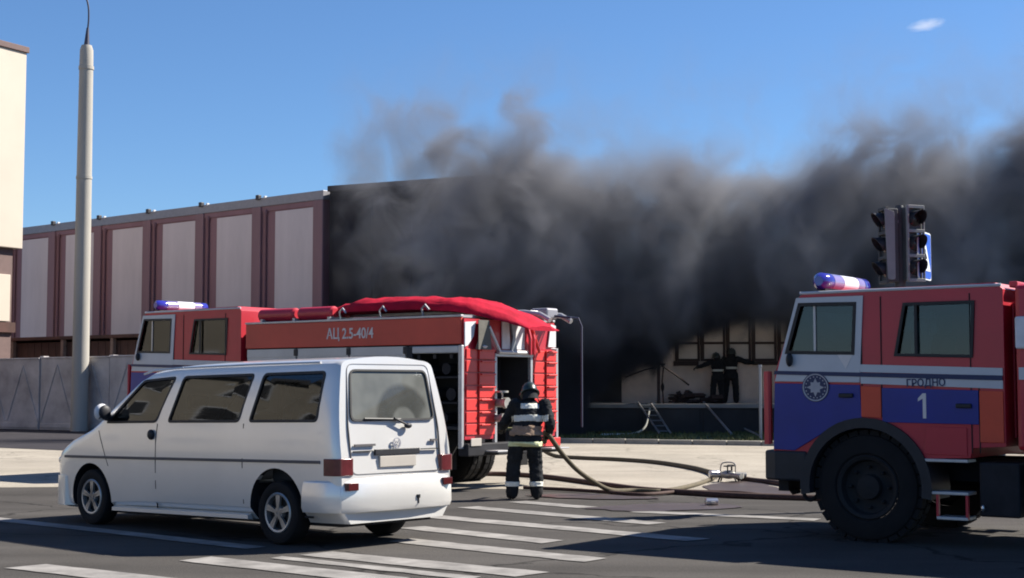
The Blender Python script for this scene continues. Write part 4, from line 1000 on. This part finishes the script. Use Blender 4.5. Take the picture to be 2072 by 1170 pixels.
for i, (x, z, r_) in enumerate(((.35, 1.50, .10), (.75, 1.50, .10), (.45, 1.90, .09), (.85, 1.88, .08), (.5, 1.12, .09))):
    MB().lathe([(r_, -.15), (r_, -.55), (r_ * .5, -.56)], 14, (x, 0, z), 'y').build('coiled_hose', M['chassis'], t1, smooth=40)
for x in (.28, .62, .95): MB().b2(x - .03, x + .03, -.07, -.12, 2.06, 2.13).build('locker_lamp', M['plastic'], t1)
# rear edge frame
for y in (.012, W1 - .012): MB().loft([[Vector((-.02, y - .03, z)), Vector((.05, y - .03, z)), Vector((.05, y + .03, z)), Vector((-.02, y + .03, z))] for z in (.66, 1.2, 2.26)]).build('rear_corner_trim', M['alu'], t1, .008)
b = MB(); b.b2(.0, .05, -.04, W1 + .04, 2.10, 2.68); b.build('rear_header', M['red'], t1)
b = MB(); b.b2(-.02, .04, -.80, -.86, .72, 2.10); b.b2(-.02, .04, -1.76, -1.82, .72, 2.10); b.b2(-.03, .04, -.80, -1.82, 2.10, 2.15); b.build('pump_frame', M['alu'], t1, .006)
MB().b2(.60, .70, -.82, -1.76, .74, 2.08).build('pump_panel', M['compart'], t1)
for i, (y, z, r_) in enumerate(((-.95, 1.55, .07), (-.97, 1.30, .08), (-1.0, 1.06, .06), (-1.2, 1.0, .09), (-1.5, 1.0, .09), (-1.35, 1.55, .05))):
    g_ = MB().lathe([(r_, 0), (r_, -.06), (r_ * .85, -.07)], 16, (.60, y, z), 'x').build('gauge', M['alu'] if i < 3 else M['chassis'], t1, smooth=35)
vl = MB(); vl.lathe([(.07, 0), (.07, -.20), (.09, -.22), (.09, -.28)], 14, (.05, -.86, 1.36), 'x'); vl.lathe([(.06, 0), (.06, -.18), (.08, -.2), (.08, -.26)], 14, (.05, -.80, 1.12), 'x'); vl.lathe([(.10, -.015), (.10, .015)], 16, (-.12, -.86, 1.54), 'z'); vl.tube([(-.12, -.86, 1.36), (-.12, -.86, 1.54)], .015, 6)
vl.build('valve', M['brass'], t1, smooth=40)
# red side lockers at the rear: ribs, shelves
def locker(y0, y1, split, mat_bright):
    MB().b2(-.005, .045, y0, y1, .80, 2.25).build('rear_locker_back', M['red'], t1)
    lo_, hi_ = min(y0, y1), max(y0, y1)
    zs = [.86, 1.05, 1.24, 1.44, 1.64, 1.84, 2.04, 2.22]
    for k, (a, b_) in enumerate(zip(zs, zs[1:])):
        MB().b2(-.022, -.008, split + .010, hi_ - .02, a + .012, b_ - .012).build('red_drawer', mat_bright, t1, .004)
        MB().b2(-.05, -.008, lo_ + .02, split - .010, a + .008, b_ - .008).build('red_drawer', mat_bright, t1, .006)
        MB().b2(-.085, -.052, lo_ + .03, split - .03, b_ - .040, b_ - .015).build('drawer_rail', M['redbright'], t1, .005)
locker(-.06, -.78, -.36, M['redbright']); locker(-1.84, W1 + .04, -2.16, M['redbright'])
# header: white plates, dark strap, struts
wp_ = MB(); wp_.prism([(-.98, 2.22), (-1.20, 2.22), (-1.16, 2.64), (-.98, 2.66)], -.012, -.03, 'x'); wp_.prism([(-1.32, 2.22), (-1.58, 2.22), (-1.58, 2.62), (-1.36, 2.64)], -.012, -.03, 'x'); wp_.build('white_plate', M['whitecap'], t1)
b = MB(); b.prism([(-1.18, 2.20), (-1.34, 2.20), (-1.29, 2.42), (-1.34, 2.64), (-1.18, 2.64), (-1.23, 2.42)], -.02, -.06, 'x'); b.build('dark_strap', M['steel'], t1)
for y0, y1 in ((-.55, -.88), (-1.70, -1.95)): MB().tube([(-.10, y0, 2.56), (-.06, y1, 2.18)], .024, 8).build('gas_strut', M['redbright'] if y0 < -1 else M['whitecap'], t1, smooth=40)
MB().tube([(-.05, -.84, 2.17), (-.05, -1.80, 2.17)], .035, 8).build('header_bar', M['alu'], t1, smooth=40)
b = MB(); b.prism([(-.03, 2.62), (-.30, 2.64), (-.24, 2.40), (-.10, 2.26), (-.03, 2.24)], -.012, -.03, 'x'); b.build('white_plate', M['whitecap'], t1)
b = MB(); b.loft([[Vector((-.03 - .05 * math.sin(k), -.28 - .02 * k, z)), Vector((-.10, -.28, z)), Vector((-.11, -.60 + .02 * k, z)), Vector((-.03, -.66 + .03 * k, z))] for k, z in enumerate((2.20, 2.35, 2.50, 2.66))]); b.build('olive_cover', M['olive'], t1, smooth=50)
b = MB(); b.prism([(-2.24, 2.28), (-2.46, 2.28), (-2.46, 2.64), (-2.32, 2.66)], -.012, -.03, 'x'); b.build('white_plate', M['whitecap'], t1)
for y in (-.42, -2.30): 
    MB().lathe([(.03, 0), (.06, .03), (.0, .05)], 10, (-.10, y, 2.22), 'z').build('work_lamp', M['whitecap'], t1)
# rear bumper, plates, step
MB().b2(-.10, .10, -.02, W1 + .02, .54, .74).build('rear_bumper', M['chassis'], t1, .02)
MB().b2(-.115, -.102, -.08, -.34, .70, .82).build('number_plate', M['plate'], t1, .006)
MB().b2(-.34, -.10, -.46, -.84, .60, .625).build('rear_step', M['alu'], t1, .006)
MB().b2(-.34, -.10, -1.9, -2.4, .60, .625).build('rear_step', M['alu'], t1, .006)
MB().b2(-.13, -.102, -1.95, W1 + .05, .64, .78).build('red_reflector', M['redbright'], t1, .01)
MB().b2(.55, .60, -.05, -.55, .30, .85).build('mud_flap', M['rubber'], t1); MB().b2(.55, .60, W1 + .05, W1 + .55, .30, .85).build('mud_flap', M['rubber'], t1)
# roof gear
MB().b2(.10, 4.8, -.10, W1 + .10, 2.70, 2.74).build('roof_deck', M['alu'], t1)
for k, (y, r_) in enumerate(((-.26, .115), (-.55, .115))):
    for x0, x1 in ((4.75, 3.85), (3.78, 2.95)):
        MB().lathe([(r_ * .7, x1), (r_, x1 + .04), (r_, x0 - .04), (r_ * .7, x0)], 18, (0, y, 2.86), 'x').build('suction_hose_case', M['red'], t1, smooth=40)
for x in (4.60, 3.81, 2.98): MB().b2(x - .03, x + .03, -.12, -.70, 2.74, 2.79).build('hose_cradle', M['alu'], t1)
for k in range(3):
    p0 = (2.72 - k * .9, -.14, 2.75)
    MB().tube([p0, (p0[0] + .02, -.13, 2.86), (p0[0] - .05, -.13, 2.92), (p0[0] - .12, -.14, 2.84)], .018, 6).build('roof_hook', M['chrome'] if k < 2 else M['steel'], t1, smooth=40)
lad = MB()
for y in (-.75, -1.15): lad.b2(.0, 3.6, y - .03, y + .03, 2.80, 2.88)
for k in range(10): lad.b2(.2 + k * .36, .24 + k * .36, -.75, -1.15, 2.82, 2.85)
lad.build('roof_ladder', M['alu'], t1)
# red tarpaulin over the ladders, sagging over the tail
rings = []
for i in range(25):
    t = i / 24; x = lerp(3.35, -.62, t)
    hgt = interp([(-.62, .04), (-.35, .15), (.2, .22), (1.6, .235), (2.4, .23), (3.0, .15), (3.35, .02)], x)
    zb = interp([(-.62, 2.52), (-.3, 2.64), (.3, 2.80), (1.2, 2.86), (2.4, 2.86), (3.35, 2.86)], x); wd = interp([(-.62, .42), (.2, .52), (2.5, .48), (3.35, .15)], x)
    yc = interp([(-.62, -1.30), (.4, -.75), (1.5, -.66), (3.35, -.62)], x)
    rg = []
    for k in range(17):
        a = math.pi * k / 16; nn = .05 * mnoise.noise((x * 2.3, k * .7, 3.0)) + .04 * mnoise.noise((x * 7, k * .35, 9.0))
        rg.append(Vector((x, yc + wd * math.cos(a) * (1 + nn), zb + (hgt + nn) * math.sin(a) ** .7)))
    rg += [Vector((x, yc - wd * .6, zb - .015)), Vector((x, yc + wd * .6, zb - .015))]
    rings.append(rg)
MB().loft(rings).build('red_tarpaulin', M['redtarp'], t1, smooth=50)
b = MB()
for y in (-1.75, -2.35): b.tube([(1.6, y, 2.86), (.1, y, 2.84), (-.22, y, 2.80), (-.42, y, 2.70)], .045, 8)
for x in (1.2, .8, .4, .0): b.tube([(x, -1.75, 2.85), (x, -2.35, 2.85)], .025, 6)
b.build('aluminium_ladder', M['alu'], t1, smooth=40)
b = MB().b2(-.18, .16, -2.0, -2.32, 2.74, 2.92); b.build('grey_case', M['coping'], t1, .03)
b = MB().tube([(-.10, -2.40, 2.80), (-.45, -2.52, 2.76), (-.50, -2.54, 2.62), (-.50, -2.54, .95)], .016, 8); b.tube([(-.10, -2.20, 2.80), (-.45, -2.30, 2.76)], .02, 8); b.build('hanging_rail', M['bluesteel'], t1, smooth=40)
for y in (-1.62, -1.72): MB().tube([(-.03, y, 2.70), (-.10, y - .02, 2.4), (-.09, y - .03, 2.14)], .03, 6).build('strap', M['red'], t1)

# ================================================================== traffic lights and crossing sign
tl = tag(empty('traffic_light', at(1824, 19.6)), 'traffic light with grey framed black lamps standing behind the front fire engine', 'traffic light')
MB().lathe([(.075, 0), (.07, 3.2), (.065, 3.95), (.05, 4.02)], 16).build('pole', M['signal'], tl, smooth=40)
MB().lathe([(.13, 0), (.13, .06), (.09, .1)], 16).build('base', M['signal'], tl, smooth=40)
def signal_head(loc, rz, face, n=3):
    h = empty('signal_head', loc, rz, tl)                       # front is -y
    MB().b2(-.125, .125, -.02, .12, -.49, .49).build('housing', M['signal'], h, .02)
    fr = MB()
    for z in (-.485, -.165, .165, .485): fr.b2(-.13, .13, -.065, -.022, z - .022, z + .022)
    fr.b2(-.142, -.112, -.06, -.022, -.5, .5); fr.b2(.115, .135, -.06, -.022, -.5, .5); fr.build('front_frame', face, h, .005)
    lns = []
    for z in (-.325, 0, .325):
        vs = MB(); lns.append(MB().lathe([(.098, -.024), (.08, -.036), (.0, -.042)], 20, (0, 0, z), 'y').build('lens', M['lens'], h, smooth=40))
        ring = []
        for d_ in (-.02, -.20):
            ring.append([(.108 * math.cos(a), d_ + (.07 * (1 - math.sin(a)) if d_ < -.1 else 0), z + .108 * math.sin(a)) for a in [R(-35 + 250 * k / 16) for k in range(17)]] + [(.099 * math.cos(a), d_ + (.07 * (1 - math.sin(a)) if d_ < -.1 else 0), z + .099 * math.sin(a)) for a in [R(215 - 250 * k / 16) for k in range(17)]])
        vs.loft(ring).build('visor', M['plastic'], h, smooth=40)
    return h
signal_head((.16, -.10, 3.50), R(22), M['signalwhite'])
signal_head((-.18, -.02, 3.48), R(-82), M['signal'])
b = MB()
for z in (3.2, 3.8): b.b2(-.16, .20, -.06, -.02, z - .02, z + .02)
b.build('bracket', M['steel'], tl)
MB().prism(round_poly([(-.205, 3.02), (-.105, 3.02), (-.105, 3.92), (-.24, 3.97)], .03), -.17, -.148).build('pale_strip', M['signalwhite'], tl, .004)  # pale upright strip by the left signal head
sg = tag(empty('crossing_sign', at(1874, 19.72) + Vector((0, 0, 3.36)), R(59)), 'blue pedestrian crossing sign with white triangle beside the traffic light', 'sign')
MB().prism(round_poly([(-.31, -.32), (.31, -.32), (.31, .32), (-.31, .32)], .05), 0, .012).build('plate', M['signwhite'], sg)
MB().prism(round_poly([(-.29, -.30), (.29, -.30), (.29, .30), (-.29, .30)], .045), -.004, -.001).build('blue_field', M['signblue'], sg)
MB().prism([(-.25, -.20), (.25, -.20), (0, .23)], -.008, -.0045).build('white_triangle', M['signwhite'], sg)
wk = MB(); wk.lathe([(.03, -.012), (.03, -.0085)], 12, (.0, 0, .06), 'y')
for p in ([(0, -.0105, .03), (-.01, -.0105, -.06)], [(-.01, -.0105, -.06), (.05, -.0105, -.17)], [(-.01, -.0105, -.06), (-.06, -.0105, -.17)], [(0, -.0105, .02), (.05, -.0105, -.04)], [(0, -.0105, .02), (-.05, -.0105, -.03)]): wk.tube(p, .012, 5, flat=.15)
wk.build('walking_figure', M['lens'], sg)
MB().tube([(0, .02, 0), (0, .05, 0)], .02, 8).build('clamp', M['steel'], sg)
MB().tube([(0.03, .06, .12), (-.05, .44, .12)], .015, 6).build('clamp', M['steel'], sg)

# ================================================================== people
def person(name, label, loc, rz, J, scale=1.0, group=None, vox=.011, helmet='helmet', reflect=True):
    """one skin from pelvis to fingertips; J holds joints, +y is the way the figure faces"""
    root = tag(empty(name, loc, rz), label, 'person', group); root.scale = (scale,) * 3
    b = MB(); V = {k: Vector(v) for k, v in J.items() if isinstance(v, tuple)}
    def limb(p, q, r0, r1, bulge=1.04):
        m_ = p.lerp(q, .4); d = (q - p).normalized()
        b.tube([p - d * r0 * .85, p - d * r0 * .5, p, m_, q, q + d * r1 * .5, q + d * r1 * .85], [r0 * .5, r0 * .86, r0, lerp(r0, r1, .4) * bulge, r1, r1 * .86, r1 * .5], 14)
    def ering(c, rx, ry, t=(0, 0, 1), xa=(1, 0, 0)):
        t = Vector(t).normalized(); u = Vector(xa); u = (u - t * u.dot(t)).normalized(); w = t.cross(u)
        return [Vector(c) + u * rx * math.cos(a) + w * ry * math.sin(a) for a in [2 * math.pi * k / 20 for k in range(20)]]
    pe, ch, nk, hd = V['pelvis'], V['chest'], V['neck'], V['head']
    sx = (V['sR'] - V['sL']).normalized()
    hem = (V['hL'] + V['hR']) / 2 + Vector((0, -.01, -.15))
    ax = [hem, hem.lerp(pe, .6), pe + (ch - pe) * .15, pe + (ch - pe) * .55, ch, ch.lerp(nk, .45), ch.lerp(nk, .8), nk]
    rxy = [(.225, .175), (.215, .165), (.19, .145), (.20, .145), (.225, .15), (.205, .13), (.12, .10), (.075, .075)]
    b.loft([ering(c, rx, ry, (nk - pe), sx) for c, (rx, ry) in zip(ax, rxy)])
    limb(nk, hd, .068, .07)
    f = (Vector(J.get('face', (0, 1, -.15)))).normalized(); side = f.cross(Vector((0, 0, 1))).normalized(); upv = side.cross(f)
    b.ell(hd, (.078, .098, .115), 18, 12)
    b.ell(hd + f * .10 - upv * .015, (.014, .022, .020), 8, 6)                          # nose
    b.ell(hd + f * .086 - upv * .058, (.026, .014, .010), 8, 6); b.ell(hd + f * .075 - upv * .09, (.04, .03, .025), 8, 6)   # mouth, chin
    for s in (-1, 1): b.ell(hd + side * s * .082, (.013, .022, .032), 8, 6)
    for s in ('L', 'R'):
        limb(V['h' + s], V['k' + s], .122, .102); limb(V['k' + s], V['a' + s], .102, .092)
        a = V['a' + s]; t = Vector(J.get('toe' + s, (0, 1, 0))).normalized()
        b.loft([ering(a + t * d_ + Vector((0, 0, z)), rx, rz_, t, t.cross(Vector((0, 0, 1)))) for d_, z, rx, rz_ in ((-.09, -.02, .03, .05), (-.07, -.03, .05, .06), (.02, -.025, .055, .068), (.12, -.045, .056, .046), (.17, -.055, .042, .034), (.19, -.06, .02, .02))])
        sh, el, wr = V['s' + s], V['e' + s], V['w' + s]
        limb(sh, el, .092, .076); limb(el, wr, .076, .056)
        d = (wr - el).normalized(); pn = Vector(J.get('palm' + s, (0, 0, -1))); pn = (pn - d * pn.dot(d)).normalized(); c = d.cross(pn)
        pc = wr + d * .075
        b.loft([[wr + d * q + c * w * math.cos(a) + pn * h * math.sin(a) for a in [2 * math.pi * k / 12 for k in range(12)]] for q, w, h in ((.0, .034, .028), (.04, .044, .024), (.085, .046, .020), (.11, .040, .016))])
        curl = J.get('curl' + s, 55)
        for i, (o_, L_) in enumerate(((-.034, .072), (-.012, .082), (.011, .077), (.032, .062))):
            p = wr + d * .10 + c * o_; ang = 0; path = [p - d * .03, p]
            for seg in (.45, .32, .25):
                ang += R(curl) ; p = p + (d * math.cos(ang * .8) + pn * math.sin(ang * .8)) * L_ * seg; path.append(p)
            b.tube(path, [.012, .0125, .012, .011, .0095], 8)
        p = wr + d * .03 - c * .04; b.tube([p, p - c * .025 + d * .025 + pn * .012, p - c * .02 + d * .055 + pn * .035, p - c * .0 + d * .07 + pn * .055], [.014, .0135, .012, .010], 8)
    raw = bpy.data.objects.new('tmp', b.mesh('skin')); COL.objects.link(raw)
    md = raw.modifiers.new('r', 'REMESH'); md.mode = 'VOXEL'; md.voxel_size = vox
    s_ = raw.modifiers.new('s', 'SMOOTH'); s_.factor = .5; s_.iterations = 3
    dg = bpy.context.evaluated_depsgraph_get(); dg.update(); me = bpy.data.meshes.new_from_object(raw.evaluated_get(dg)); bpy.data.objects.remove(raw)
    nrm = [v.normal.copy() for v in me.vertices]
    for v, vn in zip(me.vertices, nrm):                             # folds in the heavy cloth
        c = v.co.copy()
        if (c - hd).length > .2 and min((c - V['wL']).length, (c - V['wR']).length) > .12 and c.z > .14:
            v.co += vn * (.013 * mnoise.noise((c.x * 9, c.y * 9, c.z * 21)) + .008 * mnoise.noise((c.x * 22 + 5, c.y * 22, c.z * 34)))
    me.materials.clear()
    for k in ('suit', 'skin', 'glove', 'rubber'): me.materials.append(M[k])
    for p in me.polygons:
        c = p.center; p.use_smooth = True
        if (c - hd).length < .135 and (c - nk).length > .05: p.material_index = 1
        elif min((c - V['wL'] - (V['wL'] - V['eL']).normalized() * .09).length, (c - V['wR'] - (V['wR'] - V['eR']).normalized() * .09).length) < .115: p.material_index = 2
        elif c.z < min(V['aL'].z, V['aR'].z) + .07: p.material_index = 3
    body = link('body', me, root)
    def band(name, mt, test, off=.007):
        bm = bmesh.new(); bm.from_mesh(me); bm.normal_update()
        bmesh.ops.delete(bm, geom=[fc for fc in bm.faces if not test(fc.calc_center_median())], context='FACES')
        for v in bm.verts: v.co += v.normal * off
        bmesh.ops.solidify(bm, geom=bm.faces[:], thickness=.004)
        m2 = bpy.data.meshes.new(name); bm.to_mesh(m2); bm.free(); m2.materials.append(M[mt])
        for p in m2.polygons: p.use_smooth = True
        o = bpy.data.objects.new(name, m2); COL.objects.link(o); o.parent = root
    # helmet with brim and neck cape
    hm = MB(); rings = []
    for j, (q, k) in enumerate(((-.045, 1.48), (-.03, 1.50), (-.025, 1.20), (.02, 1.20), (.07, 1.08), (.11, .82), (.135, .45), (.145, .08))):
        rings.append([hd + upv * (q + .01) + side * .098 * k * math.cos(a) + f * .118 * k * math.sin(a) for a in [2 * math.pi * i / 22 for i in range(22)]])
    hm.loft(rings); ho = hm.build('helmet', M[helmet], root, smooth=45)
    cr = MB(); cr.loft([[hd + f * y + upv * z + side * s for s in (-.012, .012)] + [hd + f * y + upv * (z - .02) + side * .012, hd + f * y + upv * (z - .02) - side * .012] for y, z in ((.115, .06), (.09, .12), (.0, .168), (-.09, .125), (-.12, .05))]); cr.build('helmet_crest', M[helmet], root, smooth=40)
    cp = MB(); cp.loft([[hd + upv * q + side * .105 * w * math.cos(a) + f * (.115 * w * math.sin(a) - .01) for a in [R(170 + 200 * i / 14) for i in range(15)]] for q, w in ((.02, 1.0), (-.06, 1.08), (-.13, 1.12), (-.17, 1.25))], cap=False, closed=False); c_ = cp.build('neck_cape', M['suit'], root, smooth=60)
    return root, band, V, me
JF = dict(pelvis=(.01, .0, .93), chest=(.07, .09, 1.24), neck=(.075, .17, 1.435), head=(.07, .235, 1.535), face=(-.15, 1, -.55),
          sL=(-.135, .10, 1.365), sR=(.285, .09, 1.365), eL=(-.27, .22, 1.12), eR=(.365, -.01, 1.09), wL=(-.33, .46, 1.02), wR=(.355, .20, .955),
          hL=(-.10, .0, .90), hR=(.12, .0, .90), kL=(-.165, .06, .50), kR=(.15, .07, .50), aL=(-.185, .0, .10), aR=(.17, .03, .10), toeL=(-.25, 1, 0), toeR=(.2, 1, 0), palmL=(0, 0, -1), palmR=(-1, 0, -.3), curlL=35, curlR=62)
fx = at(1062, 21.4)
ff, band, VJ, fme = person('firefighter', 'firefighter with back turned holding a hose at the rear of the red fire engine', fx, 0, JF)
def on_torso(c, z, w): return abs(c.z - z) < w and abs(c.x - .04) < .30
band('waist_band', 'reflect', lambda c: abs(c.z - 1.155 + (c.y - .05) * .10) < .045 and -.19 < c.x < .34 and c.y < .30)
band('hem_band', 'reflecty', lambda c: abs(c.z - .795) < .032)
band('cuff_band', 'reflect', lambda c: abs(c.z - .225) < .035)
band('yoke_patch', 'reflect', lambda c: 1.30 < c.z < 1.375 and c.y < .06 and -.06 < c.x < .20, .005)
band('tan_wrap', 'tan', lambda c: .915 < c.z < 1.055 and c.y < .2 and abs(c.x - .03) < .235, .022)
# two at the fire, dark against the workshop
JA = dict(pelvis=(0, 0, .95), chest=(.0, .04, 1.27), neck=(.0, .07, 1.48), head=(-.01, .10, 1.585), face=(-.5, 1, -.1), sL=(-.21, .05, 1.41), sR=(.21, .05, 1.41), eL=(-.46, .14, 1.30), eR=(.30, .14, 1.15),
          wL=(-.68, .22, 1.22), wR=(.06, .30, 1.10), hL=(-.11, 0, .92), hR=(.11, 0, .92), kL=(-.16, .05, .52), kR=(.14, .06, .52), aL=(-.20, 0, .10), aR=(.17, 0, .10), palmL=(0, 0, -1), palmR=(0, 0, -1))
JB = dict(JA); JB.update(head=(.03, .08, 1.60), face=(.3, 1, 0), eL=(-.34, .10, 1.16), wL=(-.36, .34, 1.12), eR=(.48, .08, 1.30), wR=(.74, .12, 1.28))
ffa, ba, VA, _ = person('firefighter', 'left one of two dark firefighters on the dock, left arm stretched out', at(1452, 50.5) + Vector((0, 0, 1.072)), R(20), JA, 1.0, vox=.014)
ba('waist_band', 'reflect', lambda c: abs(c.z - 1.12) < .03 and abs(c.x) < .26)
ffb, bb, VB, _ = person('firefighter', 'right one of two dark firefighters on the dock, taller, right arm out', at(1478, 50.9) + Vector((0, 0, 1.072)), R(-15), JB, 1.08, vox=.014)
bb('waist_band', 'reflect', lambda c: abs(c.z - 1.12) < .03 and abs(c.x) < .26)

# ================================================================== hoses and splitter
def hose(pts, r, label, m='hose', n=8, name='fire_hose'):
    b = MB(); sp = spline(pts, n)
    return tag(b.tube(sp, r, 10).build(name, M[m], smooth=50), label, 'hose', 'fire hoses on the road')
G = lambda x, y, z=.04: Vector((px_ground(x, y).x, px_ground(x, y).y, z))
hip = fx + Vector((.30, .34, .955))
def air(x, y, D): p = at(x, D, y); return p
hose([fx + Vector((.30, .75, .80)), fx + Vector((.31, .50, .90)), hip, fx + Vector((.36, .10, .90)), air(1136, 916, 21.9), air(1165, 948, 22.0), air(1200, 973, 22.2), air(1235, 990, 22.4), G(1285, 998), G(1340, 999), G(1395, 989), G(1435, 976), G(1452, 972, .10)], .036, 'canvas hose from the firefighter down to the road and up to the splitter')
hose([G(1085, 926, .3), G(1120, 927, .06), G(1180, 931, .045), G(1250, 934, .045), G(1330, 940, .045), G(1400, 951, .045), G(1437, 961, .05), G(1456, 969, .10)], .047, 'canvas hose curving from behind the far fire engine to the splitter')
hose([G(860, 972), G(930, 966), G(1010, 964), G(1095, 969), G(1160, 977), G(1230, 987), G(1300, 996), G(1400, 1003), G(1500, 1009), G(1660, 1014), G(1800, 1018)], .048, 'long dark brown hose lying across the road from the far fire engine', 'hose2')
hose([G(1484, 974, .10), G(1510, 975), G(1560, 981), G(1610, 988), G(1680, 993), G(1780, 997)], .05, 'brown hose leading from the splitter under the near fire engine', 'hose2')
hose([G(1060, 992), G(1130, 995), G(1210, 1000), G(1300, 1006), G(1380, 1000), G(1440, 1001), G(1500, 1003), G(1580, 1011), G(1700, 1013)], .028, 'thin dark hose wandering along the road edge before the splitter', 'hose2')
hose([at(1215, 46.8) + Vector((0, 0, .13)), at(1250, 47.3) + Vector((0, 0, .13)), at(1283, 48) + Vector((0, 0, .14)), at(1305, 48.8) + Vector((0, 0, .34)), at(1316, 49.45) + Vector((0, 0, 1.0)), at(1335, 50.2) + Vector((0, 0, 1.12))], .034, 'pale hose on the grass climbing onto the dock', 'reflect')
spx = G(1474, 976, 0)
sp = tag(empty('hose_splitter', spx, R(-20)), 'small metal hose splitter with valve wheels where the hoses meet', 'splitter')
b = MB(); b.ell((0, 0, .13), (.14, .10, .075)); b.lathe([(.05, -.30), (.05, -.1), (.06, -.08)], 14, (0, 0, .12), 'x')
for y in (-.12, 0, .12): b.tube([(.05, y * .6, .13), (.20, y * 1.3, .12), (.26, y * 1.6, .115)], [.05, .042, .048], 12)
b.build('manifold', M['brass'], sp, smooth=45)
for x, y in ((.02, -.16), (.06, 0), (.02, .16)):
    w = MB(); w.lathe([(.012, .16), (.012, .27)], 8, (x, y, 0)); ring = [Vector((x + .062 * math.cos(a), y + .062 * math.sin(a), .28)) for a in [2 * math.pi * k / 14 for k in range(15)]]
    w.tube(ring, .011, 6); w.b2(x - .06, x + .06, y - .008, y + .008, .273, .287); w.build('valve_wheel', M['chassis'], sp, smooth=40)
hd_ = MB().tube(spline([(-.14, 0, .17), (-.10, 0, .32), (.10, 0, .32), (.12, 0, .17)]), .012, 6); hd_.build('carry_handle', M['brass'], sp, smooth=40)
for x in (-.12, .12):
    for y in (-.08, .08): MB().tube([(x, y, .1), (x * 1.3, y * 1.4, 0.01)], .014, 6).build('foot', M['chassis'], sp)
cg = tag(empty('hose_coupling', G(1446, 971, .10), R(30)), 'pale metal hose coupling just left of the splitter', 'coupling')
MB().lathe([(.045, -.10), (.065, -.09), (.065, -.01), (.052, 0), (.065, .01), (.065, .09), (.045, .10)], 16, axis='x').build('ring', M['chrome'], cg, smooth=35)
MB().b2(-.03, .03, -.085, .085, -.015, .015).build('lugs', M['brass'], cg, .005)
cg = tag(empty('hose_coupling', G(1440, 1024, .05), R(10)), 'small pale coupling lying on the road before the splitter', 'coupling')
MB().lathe([(.035, -.09), (.055, -.08), (.055, .08), (.035, .09)], 14, axis='x').build('ring', M['chrome'], cg, smooth=35)
MB().b2(-.03, .03, -.075, .075, -.015, .015).build('lugs', M['brass'], cg, .005)

# ================================================================== things on and by the dock
def rail(a, b_, r, name, label, cat, m='alu'):
    o = tag(empty(name, a), label, cat); d = Vector(b_) - Vector(a)
    MB().tube([(0, 0, 0), tuple(d)], r, 8).build('shaft', M[m], o, smooth=40); MB().ell((0, 0, 0), (r * 1.3,) * 3, 8, 6).build('end_cap', M['steel'], o); return o
ld = tag(empty('leaning_ladder', at(1346, 47.0) + Vector((0, 0, .10))), 'pale metal ladder leaning on the dock edge', 'ladder')
A1, B1 = at(1290, 49.45) + Vector((0, 0, 1.12)), at(1336, 47.0) + Vector((0, 0, .10)); A2, B2 = A1 + Vector((.42, .05, 0)), B1 + Vector((.36, .05, 0))
b0 = ld.location
for p, q in ((A1, B1), (A2, B2)): MB().tube([p - b0, q - b0], .032, 8).build('rail', M['alu'], ld, smooth=40)
for k in range(6):
    t = (k + .6) / 6.4; MB().tube([A1.lerp(B1, t) - b0, A2.lerp(B2, t) - b0], .018, 6).build('rung', M['steel'], ld, smooth=40)
rail(at(1478, 46.6) + Vector((0, 0, .16)), at(1423, 49.5) + Vector((0, 0, 1.12)), .036, 'leaning_pole', 'single pale pole leaning on the dock below the two firefighters', 'pole')
rail(at(1536, 45.0) + Vector((0, 0, .15)), at(1505, 47.5) + Vector((0, 0, .30)), .03, 'lying_pole', 'pale pole lying on the grass beside the near truck bumper', 'pole')
pf = tag(empty('post_frame', at(1332, 49.72) + Vector((0, 0, 1.07))), 'dark post frame with two sloping braces standing on the dock', 'frame')
MB().b2(-.05, .05, -.05, .05, 0, 1.30).build('post', M['mullion'], pf); MB().tube([(.16, .02, 0), (.12, .02, .75), (.17, .02, 1.22)], .03, 6).build('post', M['mullion'], pf)
MB().ell((.13, -.01, .55), (.06, .06, .16), 10, 8).build('lock_box', M['chassis'], pf)
MB().tube([(.10, 0, 1.28), (.55, 0, .98), (1.02, 0, .62)], .035, 6).build('brace', M['mullion'], pf); MB().tube([(-.04, 0, 1.24), (-.5, 0, 1.12), (-1.12, 0, .88)], .028, 6).build('brace', M['mullion'], pf)
MB().b2(-.12, .22, -.04, .04, 1.28, 1.34).build('top_bar', M['mullion'], pf)
bx = tag(empty('debris_heap', at(1400, 50.6) + Vector((0, 0, 1.072))), 'low charred heap on the dock left of the two firefighters', 'heap')
rr = random.Random(4); b = MB()
for i in range(26):
    q = Matrix.Rotation(rr.uniform(0, 3), 3, 'Z') @ Matrix.Rotation(rr.uniform(-.5, .5), 3, 'X'); b.box((rr.uniform(-.8, .9), rr.uniform(-.3, .25), abs(rr.gauss(.16, .10))), (rr.uniform(.15, .6), rr.uniform(.06, .2), rr.uniform(.04, .16)), q)
b.build('charred_pieces', M['mullion'], bx)['kind'] = 'stuff'
